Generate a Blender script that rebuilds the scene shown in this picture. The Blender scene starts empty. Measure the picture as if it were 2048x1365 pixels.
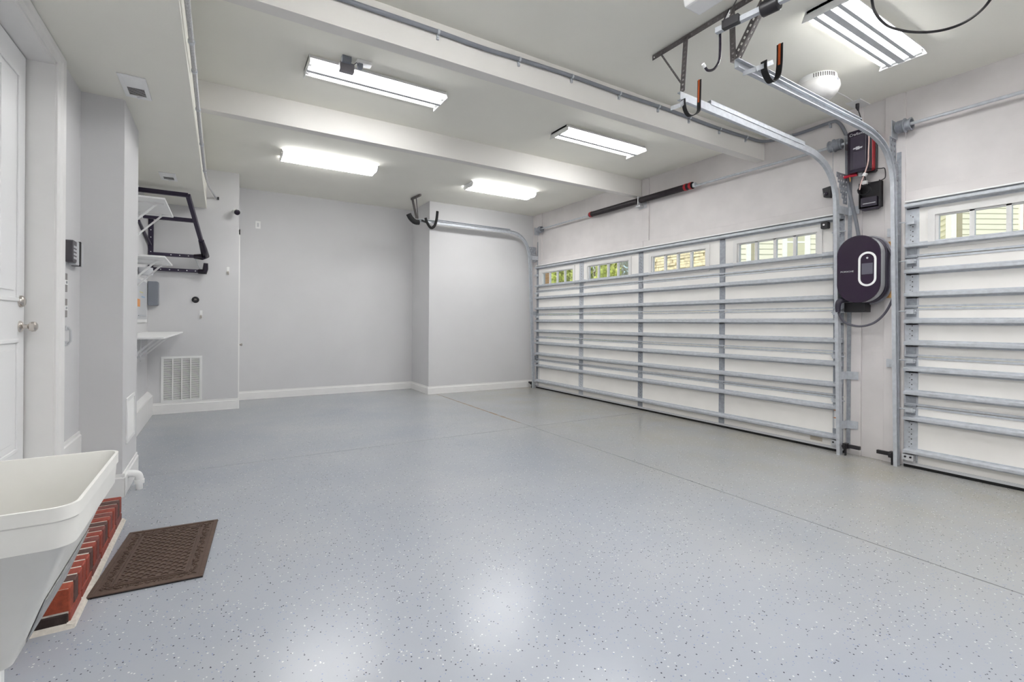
import bpy, bmesh, math, random
from mathutils import Vector, Matrix
random.seed(7)
S = bpy.context.scene
COL = S.collection

# ------------------------------------------------------------------ camera
F_PX, CX, CY, CAM_H = 954.35, 1024.0, 646.0, 1.31
YAW, ROLL = math.radians(31.346), math.radians(0.4152)
_fw = Vector((math.sin(YAW), math.cos(YAW), 0))
_rt0 = Vector((math.cos(YAW), -math.sin(YAW), 0)); _up0 = Vector((0, 0, 1))
_rt = _rt0*math.cos(ROLL) + _up0*math.sin(ROLL)
_up = -_rt0*math.sin(ROLL) + _up0*math.cos(ROLL)
CAM = Vector((0, 0, CAM_H))
cd = bpy.data.cameras.new('camera'); cam = bpy.data.objects.new('camera', cd); COL.objects.link(cam)
cd.sensor_width = 36; cd.lens = F_PX/2048*36; cd.shift_y = -(682.5-CY)/2048; cd.clip_start = .02; cd.clip_end = 300
m = Matrix((( _rt.x, _up.x, -_fw.x, 0), (_rt.y, _up.y, -_fw.y, 0), (_rt.z, _up.z, -_fw.z, CAM_H), (0, 0, 0, 1)))
cam.matrix_world = m
S.camera = cam

# ------------------------------------------------------------------ world, sun, exposure
S.view_settings.view_transform = 'Standard'; S.view_settings.look = 'None'
S.view_settings.gamma = 1.0; S.view_settings.use_curve_mapping = False
S.view_settings.exposure = 0.55
W = bpy.data.worlds.new('sky'); S.world = W; W.use_nodes = True
nt = W.node_tree; nt.nodes.clear()
wo = nt.nodes.new('ShaderNodeOutputWorld'); wb = nt.nodes.new('ShaderNodeBackground'); ws = nt.nodes.new('ShaderNodeTexSky')
ws.sky_type = 'NISHITA'; ws.sun_disc = False; ws.sun_elevation = math.radians(48); ws.sun_rotation = math.radians(250)
wb.inputs['Strength'].default_value = 0.16
nt.links.new(ws.outputs[0], wb.inputs[0]); nt.links.new(wb.outputs[0], wo.inputs[0])
sl = bpy.data.lights.new('sun', 'SUN'); sl.energy = 2.0; sl.angle = math.radians(.6); sl.color = (1, .93, .80)
sun = bpy.data.objects.new('sun', sl); COL.objects.link(sun)
sun.rotation_euler = Vector((math.cos(math.radians(48)), .25, -math.sin(math.radians(48)))).to_track_quat('-Z', 'Y').to_euler()
TUBE_POWER = 28.0
TUBE4_POWER = 70.0  # tubes of the out-of-view fixtures, boosted to brighten the near room

# ------------------------------------------------------------------ pixel -> point
def P(px, py, ax, val):
    d = _rt*((px-CX)/F_PX) + _up*(-(py-CY)/F_PX) + _fw
    i = 'xyz'.index(ax); t = (val - CAM[i])/d[i]
    return CAM + d*t

# ------------------------------------------------------------------ materials
MATS = {}
def mat(name, col, rough=.5, metal=0.0, noise=0.0, nscale=8.0, bump=0.0, bscale=60.0, spec=.5, emit=0, alpha=None):
    if name in MATS: return MATS[name]
    mt = bpy.data.materials.new(name); mt.use_nodes = True; t = mt.node_tree; b = t.nodes['Principled BSDF']
    c = (*col, 1)
    b.inputs['Base Color'].default_value = c; b.inputs['Roughness'].default_value = rough; b.inputs['Metallic'].default_value = metal
    b.inputs['Specular IOR Level'].default_value = spec
    tc = t.nodes.new('ShaderNodeTexCoord')
    if noise:
        n = t.nodes.new('ShaderNodeTexNoise'); n.inputs['Scale'].default_value = nscale; n.inputs['Detail'].default_value = 5
        r = t.nodes.new('ShaderNodeValToRGB')
        r.color_ramp.elements[0].position = .3; r.color_ramp.elements[1].position = .7
        r.color_ramp.elements[0].color = (*[x*(1-noise) for x in col], 1); r.color_ramp.elements[1].color = (*[min(1, x*(1+noise*.6)) for x in col], 1)
        t.links.new(tc.outputs['Object'], n.inputs['Vector']); t.links.new(n.outputs['Fac'], r.inputs[0]); t.links.new(r.outputs[0], b.inputs['Base Color'])
    if bump:
        n2 = t.nodes.new('ShaderNodeTexNoise'); n2.inputs['Scale'].default_value = bscale; n2.inputs['Detail'].default_value = 4
        bp = t.nodes.new('ShaderNodeBump'); bp.inputs['Strength'].default_value = bump; bp.inputs['Distance'].default_value = .004
        t.links.new(tc.outputs['Object'], n2.inputs['Vector']); t.links.new(n2.outputs['Fac'], bp.inputs['Height']); t.links.new(bp.outputs[0], b.inputs['Normal'])
    if emit:
        b.inputs['Emission Color'].default_value = c; b.inputs['Emission Strength'].default_value = emit
    MATS[name] = mt; return mt

WALL = mat('wall_paint', (.665, .66, .665), .75, noise=.03, nscale=1.5, bump=.08, bscale=90)
CEIL = mat('ceiling_paint', (.86, .845, .77), .85, noise=.03, nscale=1.2, bump=.08, bscale=80)
BOARD = mat('painted_board', (.68, .648, .64), .6, noise=.06, nscale=4, bump=.05)
TRIM = mat('white_trim', (.86, .85, .835), .4, noise=.02, nscale=5)
DOORW = mat('entry_door_white', (.88, .88, .88), .4)
PANEL = mat('door_panel_white', (.84, .82, .785), .45, noise=.04, nscale=3)
PANELB = mat('window_frame_white', (.74, .73, .71), .45)
GALV = mat('galvanized_steel', (.54, .565, .60), .55, .35, noise=.12, nscale=25)
GALVD = mat('dull_galvanized', (.33, .35, .385), .5, .35, noise=.2, nscale=30)
ANGLE = mat('perforated_steel', (.17, .155, .155), .5, .6, noise=.2, nscale=20)
CHROME = mat('satin_nickel', (.62, .58, .54), .25, 1.0)
BLACK = mat('black_plastic', (.012, .011, .014), .4)
BLACKG = mat('black_gloss', (.016, .010, .022), .18)
RUBBER = mat('black_rubber', (.010, .010, .011), .8)
DARKP = mat('dark_painted_steel', (.022, .014, .040), .4)
SLOT = mat('dark_slot', (.05, .045, .04), .8)
WHITEP = mat('white_plastic', (.88, .88, .87), .35)
GREYP = mat('grey_plastic', (.20, .215, .25), .5)
LGREY = mat('light_grey_plastic', (.55, .56, .58), .4)
CONDUIT = mat('grey_conduit', (.20, .21, .24), .5, noise=.08, nscale=10)
FLEX = mat('braided_flex', (.52, .52, .53), .5, .2, noise=.3, nscale=120)
RED = mat('red_plastic', (.42, .012, .02), .4)
REDH = mat('red_handle', (.62, .02, .05), .4)
ORANGE = mat('orange_rubber', (.60, .11, .02), .6)
ROPE = mat('pink_cord', (.70, .50, .46), .8)
WOOD = mat('raw_pine', (.62, .34, .12), .7, noise=.2, nscale=30)
SINKM = mat('sink_plastic', (.76, .75, .71), .45, noise=.04, nscale=6)
SINKG = mat('strip_grey', (.40, .40, .40), .8, noise=.35, nscale=40)
MATM = mat('brown_rubber', (.085, .052, .038), .75, noise=.15, nscale=30, bump=.2, bscale=200)
MORTAR = mat('mortar', (.58, .54, .48), .95, noise=.15, nscale=40, bump=.4, bscale=120)
JOINT = mat('floor_joint', (.10, .09, .075), .9)
GAP = mat('weatherstrip', (.015, .006, .008), .8)
BRICKS = [mat('brick_%s' % n, c, .85, noise=.35, nscale=45, bump=.5, bscale=150) for n, c in
          dict(red=(.26, .048, .030), dark=(.085, .040, .034), plum=(.17, .050, .042), orange=(.28, .052, .022), black=(.025, .014, .012)).items()]
TUBE = mat('lit_tube', (1, 1, 1), .3, emit=TUBE_POWER)
TUBE4 = mat('lit_bright_tube', (1, 1, 1), .3, emit=TUBE4_POWER)
DIFF = mat('lit_diffuser', (1, 1, 1), .3, emit=TUBE_POWER*.62)
SIDING = mat('cream_siding', (.78, .76, .60), .7, noise=.03, nscale=2)
SIDTRIM = mat('house_trim_white', (.85, .84, .78), .6)
STONE = mat('stacked_stone', (.86, .74, .50), .9, noise=.35, nscale=5)
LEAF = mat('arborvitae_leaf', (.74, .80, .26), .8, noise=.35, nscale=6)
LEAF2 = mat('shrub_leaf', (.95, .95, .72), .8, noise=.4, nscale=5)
BARK = mat('bark', (.15, .09, .05), .9)
CONC = mat('driveway_concrete', (.55, .53, .49), .9, noise=.1, nscale=2)
TANB = mat('tan_brick', (.60, .36, .20), .9, noise=.2, nscale=12)
REDWIN = mat('red_pane', (.45, .14, .09), .3)

def glass():
    mt = bpy.data.materials.new('window_glass'); mt.use_nodes = True; t = mt.node_tree; t.nodes.clear()
    o = t.nodes.new('ShaderNodeOutputMaterial'); mx = t.nodes.new('ShaderNodeMixShader'); tr = t.nodes.new('ShaderNodeBsdfTransparent'); g = t.nodes.new('ShaderNodeBsdfGlossy')
    tr.inputs[0].default_value = (.97, .98, .96, 1); g.inputs['Roughness'].default_value = .02; mx.inputs[0].default_value = .05
    t.links.new(tr.outputs[0], mx.inputs[1]); t.links.new(g.outputs[0], mx.inputs[2]); t.links.new(mx.outputs[0], o.inputs[0]); return mt
GLASS = glass()

JXM = 3.353
def floor_mat():
    mt = bpy.data.materials.new('epoxy_floor'); mt.use_nodes = True; t = mt.node_tree; b = t.nodes['Principled BSDF']; L = t.links.new
    tc = t.nodes.new('ShaderNodeNewGeometry')
    def noise(sc, det=4):
        n = t.nodes.new('ShaderNodeTexNoise'); n.inputs['Scale'].default_value = sc; n.inputs['Detail'].default_value = det; L(tc.outputs['Position'], n.inputs['Vector']); return n
    def ramp(src, stops):
        r = t.nodes.new('ShaderNodeValToRGB'); e = r.color_ramp.elements
        e[0].position, e[0].color = stops[0][0], (*stops[0][1], 1); e[1].position, e[1].color = stops[-1][0], (*stops[-1][1], 1)
        for p, c in stops[1:-1]:
            q = e.new(p); q.color = (*c, 1)
        L(src, r.inputs[0]); return r
    def mix(fac, a, c):
        x = t.nodes.new('ShaderNodeMix'); x.data_type = 'RGBA'
        if hasattr(fac, 'links'): L(fac, x.inputs[0])
        else: x.inputs[0].default_value = fac
        for s, i in ((a, 6), (c, 7)):
            if hasattr(s, 'links'): L(s, x.inputs[i])
            else: x.inputs[i].default_value = (*s, 1)
        return x.outputs[2]
    def mrange(src, i0, i1, o0, o1):
        q = t.nodes.new('ShaderNodeMapRange'); q.clamp = True
        for k_, v_ in zip((1, 2, 3, 4), (i0, i1, o0, o1)): q.inputs[k_].default_value = v_
        L(src, q.inputs[0]); return q.outputs[0]
    base = mix(mrange(noise(.9, 5).outputs['Fac'], .3, .7, 0, 1), (.315, .335, .378), (.37, .382, .405))
    # warm reflected light painted as a tan tint, stronger towards the garage doors
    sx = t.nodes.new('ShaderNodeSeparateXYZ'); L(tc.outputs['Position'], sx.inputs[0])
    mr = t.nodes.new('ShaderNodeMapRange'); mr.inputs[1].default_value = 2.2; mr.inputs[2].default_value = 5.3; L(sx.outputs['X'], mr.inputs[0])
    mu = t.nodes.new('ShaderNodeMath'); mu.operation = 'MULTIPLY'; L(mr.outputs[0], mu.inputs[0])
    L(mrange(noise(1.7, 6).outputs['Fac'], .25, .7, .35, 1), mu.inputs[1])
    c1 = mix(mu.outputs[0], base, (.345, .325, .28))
    # rust-tan streak bleeding out of the far part of the lengthwise joint
    def math_(op, a_, b_):
        q = t.nodes.new('ShaderNodeMath'); q.operation = op
        for k_, v_ in enumerate((a_, b_)):
            if hasattr(v_, 'links'): L(v_, q.inputs[k_])
            elif v_ is not None: q.inputs[k_].default_value = v_
        return q.outputs[0]
    dist = math_('ABSOLUTE', math_('SUBTRACT', sx.outputs['X'], JXM), None)
    near = mrange(math_('ADD', dist, math_('MULTIPLY', noise(9, 5).outputs['Fac'], .05)), .030, .050, .75, 0)
    far = math_('MULTIPLY', mrange(sx.outputs['Y'], 5.25, 5.4, 0, 1), mrange(sx.outputs['Y'], 6.2, 8.2, 1, .35))
    c1 = mix(math_('MULTIPLY', near, far), c1, (.30, .18, .09))
    # paint flakes
    out = c1
    for sc, thr, col in ((115, .962, (.055, .055, .075)), (105, .965, (.60, .60, .60)), (140, .965, (.20, .24, .38))):
        v = t.nodes.new('ShaderNodeTexVoronoi'); v.inputs['Scale'].default_value = sc; L(tc.outputs['Position'], v.inputs['Vector'])
        sp = t.nodes.new('ShaderNodeSeparateColor'); L(v.outputs['Color'], sp.inputs[0])
        g1 = t.nodes.new('ShaderNodeMath'); g1.operation = 'GREATER_THAN'; g1.inputs[1].default_value = thr; L(sp.outputs[0], g1.inputs[0])
        g2 = t.nodes.new('ShaderNodeMath'); g2.operation = 'LESS_THAN'; g2.inputs[1].default_value = .38; L(v.outputs['Distance'], g2.inputs[0])
        g3 = t.nodes.new('ShaderNodeMath'); g3.operation = 'MULTIPLY'; L(g1.outputs[0], g3.inputs[0]); L(g2.outputs[0], g3.inputs[1])
        out = mix(g3.outputs[0], out, col)
    L(out, b.inputs['Base Color'])
    b.inputs['Roughness'].default_value = .235
    b.inputs['Specular IOR Level'].default_value = .40
    bp = t.nodes.new('ShaderNodeBump'); bp.inputs['Strength'].default_value = .10; bp.inputs['Distance'].default_value = .003
    L(noise(60, 3).outputs['Fac'], bp.inputs['Height']); L(bp.outputs[0], b.inputs['Normal'])
    return mt
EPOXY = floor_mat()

# ------------------------------------------------------------------ builders
ORG = {}
def link(o, parent=None, org=None):
    COL.objects.link(o)
    if parent is not None:
        o.parent = parent
    return o
def empty(name, loc):
    o = bpy.data.objects.new(name, None); o.empty_display_size = .1; COL.objects.link(o); o.location = loc; ORG[o.name] = Vector(loc); return o
def tag(o, label=None, cat=None, group=None, kind=None):
    if label: o['label'] = label
    if cat: o['category'] = cat
    if group: o['group'] = group
    if kind: o['kind'] = kind
    return o
def thing(name, loc, label, cat, group=None, kind=None):
    return tag(empty(name, loc), label, cat, group, kind)

class MB:
    def __init__(s): s.v = []; s.f = []
    def add(s, vs, fs):
        k = len(s.v); s.v += [Vector(v) for v in vs]; s.f += [tuple(i+k for i in f) for f in fs]; return s
    def box(s, a, b):
        x0, y0, z0 = [min(p, q) for p, q in zip(a, b)]; x1, y1, z1 = [max(p, q) for p, q in zip(a, b)]
        return s.add([(x0,y0,z0),(x1,y0,z0),(x1,y1,z0),(x0,y1,z0),(x0,y0,z1),(x1,y0,z1),(x1,y1,z1),(x0,y1,z1)],
                     [(0,3,2,1),(4,5,6,7),(0,1,5,4),(1,2,6,5),(2,3,7,6),(3,0,4,7)])
    def bar(s, a, b, w, h, up=(0,0,1)):
        a, b = Vector(a), Vector(b); d = (b-a).normalized(); up = Vector(up)
        sd = d.cross(up)
        if sd.length < 1e-4: sd = d.cross(Vector((1,0,0)))
        sd.normalize(); u = sd.cross(d)
        vs = [p + sd*i*w/2 + u*j*h/2 for p in (a, b) for i, j in ((-1,-1),(1,-1),(1,1),(-1,1))]
        return s.add(vs, [(3,2,1,0),(4,5,6,7),(0,1,5,4),(1,2,6,5),(2,3,7,6),(3,0,4,7)])
    def prism(s, prof, a, b, ax):
        """prof: closed 2D polygon in the two other axes (cyclic order), swept along ax from a to b"""
        n = len(prof); vs = []
        for t in (a, b):
            for p, q in prof:
                vs.append({'x': (t, p, q), 'y': (p, t, q), 'z': (p, q, t)}[ax])
        fs = [tuple(range(n)), tuple(range(2*n-1, n-1, -1))] + [(i, i+n, (i+1) % n+n, (i+1) % n) for i in range(n)]
        return s.add(vs, fs)
    def tube(s, pts, r, n=10, caps=True, closed=False):
        pts = [Vector(p) for p in pts]; k0 = len(s.v); N = len(pts); vs = []; prev = None
        for i, p in enumerate(pts):
            if closed: d = pts[(i+1) % N]-pts[i-1]
            else: d = pts[min(i+1, N-1)]-pts[max(i-1, 0)]
            d.normalize()
            if prev is None:
                u = d.orthogonal().normalized()
            else:
                u = prev - d*prev.dot(d); u.normalize()
            prev = u; w = d.cross(u)
            rr = r[i] if isinstance(r, (list, tuple)) else r
            for j in range(n):
                a = 2*math.pi*j/n; vs.append(p + u*math.cos(a)*rr + w*math.sin(a)*rr)
        fs = []
        for i in range(N if closed else N-1):
            for j in range(n):
                a, b = i*n+j, i*n+(j+1) % n; c, d2 = ((i+1) % N)*n+(j+1) % n, ((i+1) % N)*n+j
                fs.append((a, b, c, d2))
        if caps and not closed: fs += [tuple(range(n-1, -1, -1)), tuple(range((N-1)*n, N*n))]
        return s.add(vs, fs)
    def lathe(s, prof, c, axis, n=24):
        """prof: (radius, offset along axis)"""
        axis = Vector(axis).normalized(); u = axis.orthogonal().normalized(); w = axis.cross(u); c = Vector(c); vs = []
        for r, h in prof:
            for j in range(n):
                a = 2*math.pi*j/n; vs.append(c + axis*h + (u*math.cos(a)+w*math.sin(a))*max(r, 1e-4))
        N = len(prof); fs = []
        for i in range(N-1):
            for j in range(n): fs.append((i*n+j, i*n+(j+1) % n, (i+1)*n+(j+1) % n, (i+1)*n+j))
        fs += [tuple(range(n-1, -1, -1)), tuple(range((N-1)*n, N*n))]
        return s.add(vs, fs)
    def sweep(s, prof, path, y):
        """prof (n, dy) swept along an XZ path at constant y"""
        N = len(path); k = len(prof); vs = []
        for i, (x, z) in enumerate(path):
            x0, z0 = path[max(i-1, 0)]; x1, z1 = path[min(i+1, N-1)]
            d = Vector((x1-x0, 0, z1-z0)).normalized(); nn = Vector((d.z, 0, -d.x))
            for a, b in prof: vs.append(Vector((x, y+b, z)) + nn*a)
        fs = [tuple(range(k)), tuple(range(N*k-1, (N-1)*k-1, -1))]
        for i in range(N-1):
            for j in range(k): fs.append((i*k+j, (i+1)*k+j, (i+1)*k+(j+1) % k, i*k+(j+1) % k))
        return s.add(vs, fs)
    def perf(s, a, b, wdir, w, pitch=.036, hole=.016):
        """perforated strip from a to b, width w along wdir, square holes"""
        a, b, wd = Vector(a), Vector(b), Vector(wdir).normalized(); L = (b-a).length; d = (b-a)/L; n = max(1, int(L/pitch)); p = L/n
        for i in range(n):
            o = a + d*p*i; q = lambda t, u: o + d*t + wd*u
            h0, h1 = (p-hole)/2, (p+hole)/2; g0, g1 = (w-hole)/2, (w+hole)/2
            s.add([q(0,0), q(p,0), q(p,w), q(0,w), q(h0,g0), q(h1,g0), q(h1,g1), q(h0,g1)], [(0,1,5,4),(1,2,6,5),(2,3,7,6),(3,0,4,7)])
        return s
    def build(s, name, mt, parent=None, smooth=False, bevel=0, solid=0, seg=2):
        me = bpy.data.meshes.new(name)
        if parent is not None: org = ORG[parent.name]
        else:
            xs = [v.x for v in s.v]; ys = [v.y for v in s.v]; zs = [v.z for v in s.v]
            org = Vector(((min(xs)+max(xs))/2, (min(ys)+max(ys))/2, min(zs)))
        me.from_pydata([tuple(v-org) for v in s.v], [], s.f)
        bm = bmesh.new(); bm.from_mesh(me); bmesh.ops.recalc_face_normals(bm, faces=bm.faces); bm.to_mesh(me); bm.free()
        me.materials.append(mt)
        if smooth:
            me.polygons.foreach_set('use_smooth', [True]*len(me.polygons)); me.set_sharp_from_angle(angle=math.radians(40))
        o = bpy.data.objects.new(name, me); COL.objects.link(o); ORG[o.name] = org
        if parent is not None: o.parent = parent
        else: o.location = org
        if solid:
            md = o.modifiers.new('solid', 'SOLIDIFY'); md.thickness = solid; md.offset = 0
        if bevel:
            md = o.modifiers.new('bevel', 'BEVEL'); md.width = bevel; md.segments = seg; md.limit_method = 'ANGLE'; md.angle_limit = math.radians(50)
        return o
def inst(mesh, name, loc, parent, mt=None, rot=None, scale=None):
    o = bpy.data.objects.new(name, mesh); COL.objects.link(o)
    o.parent = parent; o.location = Vector(loc)-ORG[parent.name]; ORG[o.name] = Vector(loc)
    if rot: o.rotation_euler = rot
    if scale: o.scale = scale
    return o
def meshof(mb, name, mt):
    me = bpy.data.meshes.new(name); me.from_pydata([tuple(v) for v in mb.v], [], mb.f)
    bm = bmesh.new(); bm.from_mesh(me); bmesh.ops.recalc_face_normals(bm, faces=bm.faces); bm.to_mesh(me); bm.free(); me.materials.append(mt); return me
def struct(name, mb, mt, parent=None, bevel=0, label=None, cat=None):
    o = mb.build(name, mt, parent, bevel=bevel)
    if parent is None: tag(o, label, cat, kind='structure')
    return o
def box(a, b): return MB().box(a, b)
def smoothpath(pts, n=6):
    pts = [Vector(p) for p in pts]; out = []
    for i in range(len(pts)-1):
        p0 = pts[max(i-1, 0)]; p1 = pts[i]; p2 = pts[i+1]; p3 = pts[min(i+2, len(pts)-1)]
        for k in range(n):
            t = k/n
            out.append(.5*((2*p1)+(p2-p0)*t+(2*p0-5*p1+4*p2-p3)*t*t+(3*p1-p0-3*p2+p3)*t**3))
    return out+[pts[-1]]
def text(name, body, size, loc, parent, mt, rot, shear=0, depth=.0006, align='CENTER', sx=1):
    cu = bpy.data.curves.new(name, 'FONT'); cu.body = body; cu.size = size; cu.extrude = depth; cu.shear = shear; cu.align_x = align; cu.align_y = 'CENTER'
    tmp = bpy.data.objects.new('tmp', cu); COL.objects.link(tmp)
    me = bpy.data.meshes.new_from_object(tmp.evaluated_get(bpy.context.evaluated_depsgraph_get())); bpy.data.objects.remove(tmp)
    me.materials.clear(); me.materials.append(mt); me.name = name
    return inst(me, name, loc, parent, rot=rot, scale=(sx, 1, 1))
FACE_MX = (math.pi/2, 0, -math.pi/2)     # lettering on a face that looks towards -X

# ================================================================== SETTING
XR, XL, YB, YB2, YBOX, ZC = 5.49, -.865, 9.07, 8.175, 8.22, 3.51
XB, ZSOF, XSOF = .218, 2.94, -.195
Y1, Y0D, Y2, Y2N = 7.98, 2.40, 1.925, -.83      # garage door 1: Y0D..Y1 ; garage door 2: Y2N..Y2
YF = -1.6
JX, JY = 3.353, 5.014
fl = struct('floor', box((-1.1, YF-.1, -.12), (5.62, YB+.1, -.008)), JOINT)
for a, b in (((-1.1, YF-.1), (JX-.0045, JY-.0045)), ((JX+.0045, YF-.1), (5.62, JY-.0045)), ((-1.1, JY+.0045), (JX-.0045, YB+.1)), ((JX+.0045, JY+.0045), (5.62, YB+.1))):
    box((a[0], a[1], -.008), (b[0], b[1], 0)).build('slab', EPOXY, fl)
struct('ceiling', box((-1.2, YF-.2, ZC), (5.7, YB+.2, ZC+.15)), CEIL)
wl = MB().box((-1.3, YF-.2, -.1), (XL, 2.945, ZC)).box((-1.3, 3.89, -.1), (XL, YB, ZC)).box((-1.3, 2.945, 2.85), (XL, 3.89, ZC)).box((-1.3, 2.945, -.1), (XL, 3.89, .34)).box((-1.32, 2.9, .2), (-1.06, 3.95, 3))
struct('wall_left', wl, WALL)
struct('wall_back', MB().box((XL, YB, -.1), (XR, YB+.15, ZC)).box((3.214, YB2, -.1), (XR+.1, YB, ZC)).box((XL, YBOX, -.1), (XB, YB, ZC)), WALL)
struct('wall_front', box((-1.3, YF-.2, -.1), (5.7, YF, ZC)), WALL)
wr = MB().box((XR, Y2-.03, -.1), (XR+.14, Y0D+.03, 2.40)).box((XR, YF, 2.40), (XR+.14, YB, ZC)).box((XR, Y1-.03, -.1), (XR+.14, YB, 2.4)).box((XR, YF, -.1), (XR+.14, Y2N+.03, 2.4))
struct('wall_right', wr, BOARD)
struct('wall_pilaster', box((XL-.01, 4.512, -.05), (-.62, 5.2, ZSOF+.01)), WALL)
struct('ceiling_soffit', box((XL-.01, YF, ZSOF), (XSOF, YBOX+.01, ZC+.01)), CEIL)
# ceiling beams
BEAM = mat('beam_paint', (.77, .75, .715), .8, noise=.03, nscale=1.2, bump=.06, bscale=80)
struct('trim_1', box((XSOF-.01, 3.283, 3.254), (XR+.01, 3.39, ZC+.01)), BEAM)
struct('trim_2', box((XSOF-.01, 5.207, 3.252), (XR+.01, 5.315, ZC+.01)), BEAM)
# boards on the door wall
tb = MB().box((XR-.016, 2.262, 0), (XR+.01, 2.47, ZC)).box((XR-.016, Y2-.015, 0), (XR+.01, 2.072, ZC))
struct('trim_3', tb, BOARD, bevel=.003)
struct('trim_4', MB().box((XR-.013, Y0D-.03, 2.40), (XR+.01, 5.17, 2.565)).box((XR-.013, 5.174, 2.40), (XR+.01, Y1+.03, 2.565)), BOARD, bevel=.002)
struct('trim_5', box((XR-.016, 5.06, 2.565), (XR+.01, 5.20, ZC)), BOARD, bevel=.003)
struct('trim_6', box((XR-.02, 7.86, 0), (XR+.01, YB2, ZC)), BOARD, bevel=.003)
struct('trim_7', MB().box((XR-.013, Y2N, 2.40), (XR+.01, Y2-.016, 2.565)), BOARD, bevel=.002)
# baseboards
def bboard(name, prof_from, prof_to, axis, face, sgn, h=.14, t=.016):
    a, b = prof_from, prof_to
    pr = [(0, 0), (sgn*t, 0), (sgn*t, h-.03), (sgn*t*.55, h-.022), (sgn*t*.5, h), (0, h)]
    mb = MB()
    if axis == 'x': mb.prism([(face+p, q) for p, q in pr], a, b, 'x')
    else: mb.prism([(face+p, q) for p, q in pr], a, b, 'y')
    return mb
def addmb(*ms):
    o = MB()
    for q in ms: o.add(q.v, q.f)
    return o
struct('baseboard_back', addmb(bboard('', XB, 3.214, 'x', YB, -1), bboard('', YB2, YB, 'y', 3.214, -1), bboard('', 3.198, 5.46, 'x', YB2, -1), bboard('', XL+.06, XB+.016, 'x', YBOX, -1, h=.155), bboard('', YBOX, YB, 'y', XB, 1)), TRIM)
struct('baseboard_left', addmb(bboard('', 4.50, 5.2, 'y', -.62, 1, h=.17), bboard('', XL, -.604, 'x', 4.512, -1, h=.17)), TRIM)
struct('baseboard_far_left', MB().box((XL, 5.2, 0), (-.802, YBOX, .27)).prism([(XL, .27), (-.81, .27), (-.84, .31), (XL, .33)], 5.2, YBOX, 'y'), TRIM, bevel=.004)
struct('baseboard_entry', bboard('', 4.07, 4.512, 'y', XL, 1, h=.17).box((XL, 4.07, -.05), (XL+.014, 4.512, .01)), TRIM)
bpy.data.objects['baseboard_entry'].location.z += .345

# entry door (deep jamb, raised sill)
d1 = thing('door_1', (-.985, 3.42, .34), 'white panelled entry door with nickel knob and deadbolt', 'door', kind='structure')
XS_ = -.985
slab = box((XS_-.04, 2.955, .35), (XS_, 3.868, 2.836)).build('slab_panel', DOORW, d1, bevel=.002)
def raised(y0, y1, z0, z1):
    mb = MB(); fr = .022
    mb.box((XS_-.001, y0, z0+fr), (XS_+.009, y0+fr, z1-fr)); mb.box((XS_-.001, y1-fr, z0+fr), (XS_+.009, y1, z1-fr)); mb.box((XS_-.001, y0, z0), (XS_+.009, y1, z0+fr)); mb.box((XS_-.001, y0, z1-fr), (XS_+.009, y1, z1))
    mb.box((XS_-.001, y0+.06, z0+.06), (XS_+.006, y1-.06, z1-.06))
    return mb
for (y0, y1) in ((3.43, 3.755), (3.06, 3.385)):
    for (z0, z1) in ((.56, 1.20), (1.41, 2.70)):
        raised(y0, y1, z0, z1).build('panel_moulding', DOORW, d1, bevel=.004)
kb = MB().lathe([(.033, 0), (.033, .006), (.026, .012), (.013, .016), (.012, .034), (.022, .04), (.029, .052), (.028, .066), (.017, .074), (.0, .075)], (XS_, 3.795, 1.268), (1, 0, 0)).build('knob', CHROME, d1, smooth=True)
MB().lathe([(.034, 0), (.034, .008), (.028, .018), (.022, .022), (.0, .022)], (XS_, 3.795, 1.412), (1, 0, 0)).build('deadbolt', CHROME, d1, smooth=True)
MB().box((XS_-.045, 3.866, .35), (XS_-.004, 3.884, 2.85)).box((XS_-.045, 2.95, 2.834), (XS_-.004, 3.884, 2.844)).build('weatherstrip', GAP, d1)
MB().box((-1.06, 3.884, .34), (XL+.004, 3.90, 2.862)).box((-1.06, 2.94, 2.842), (XL+.004, 3.90, 2.862)).box((-1.06, 2.93, .34), (XL+.004, 2.946, 2.86)).build('jamb', TRIM, d1)
MB().box((-1.06, 2.95, .335), (XL+.01, 3.89, .352)).build('threshold', GALV, d1)
cz = 2.935
cs = MB().prism([(XL, 3.888), (XL+.014, 3.888), (XL+.016, 3.94), (XL+.012, 3.955), (XL+.022, 3.975), (XL+.024, 4.03), (XL, 4.035)], .34, cz, 'z')
cs.prism([(2.85, XL), (2.85, XL+.014), (2.89, XL+.016), (2.90, XL+.022), (cz, XL+.024), (cz, XL)][::-1] and [(XL, 2.856), (XL+.014, 2.856), (XL+.016, 2.89), (XL+.022, 2.905), (XL+.024, cz), (XL, cz)], 2.80, 4.035, 'y')
cs.box((XL, 2.81, .34), (XL+.02, 2.94, cz))
cs.build('casing', TRIM, d1)

# closet door on the side of the boxed-out corner, seen edge-on
d4 = thing('door_4', (XB, 8.75, 0), 'white closet door seen edge-on with small knob', 'door', kind='structure')
MB().box((XB, 8.35, 0), (XB+.018, 8.42, 2.70)).box((XB, 9.00, 0), (XB+.018, YB, 2.70)).box((XB, 8.35, 2.62), (XB+.018, YB, 2.70)).build('casing', TRIM, d4)
box((XB-.005, 8.42, .01), (XB+.006, 9.0, 2.62)).build('slab_panel', DOORW, d4)
MB().lathe([(.026, 0), (.026, .005), (.010, .009), (.010, .028), (.021, .034), (.024, .045), (.016, .055), (0, .056)], (XB+.006, 8.52, .94), (1, 0, 0), 16).build('knob', CHROME, d4, smooth=True)

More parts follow.
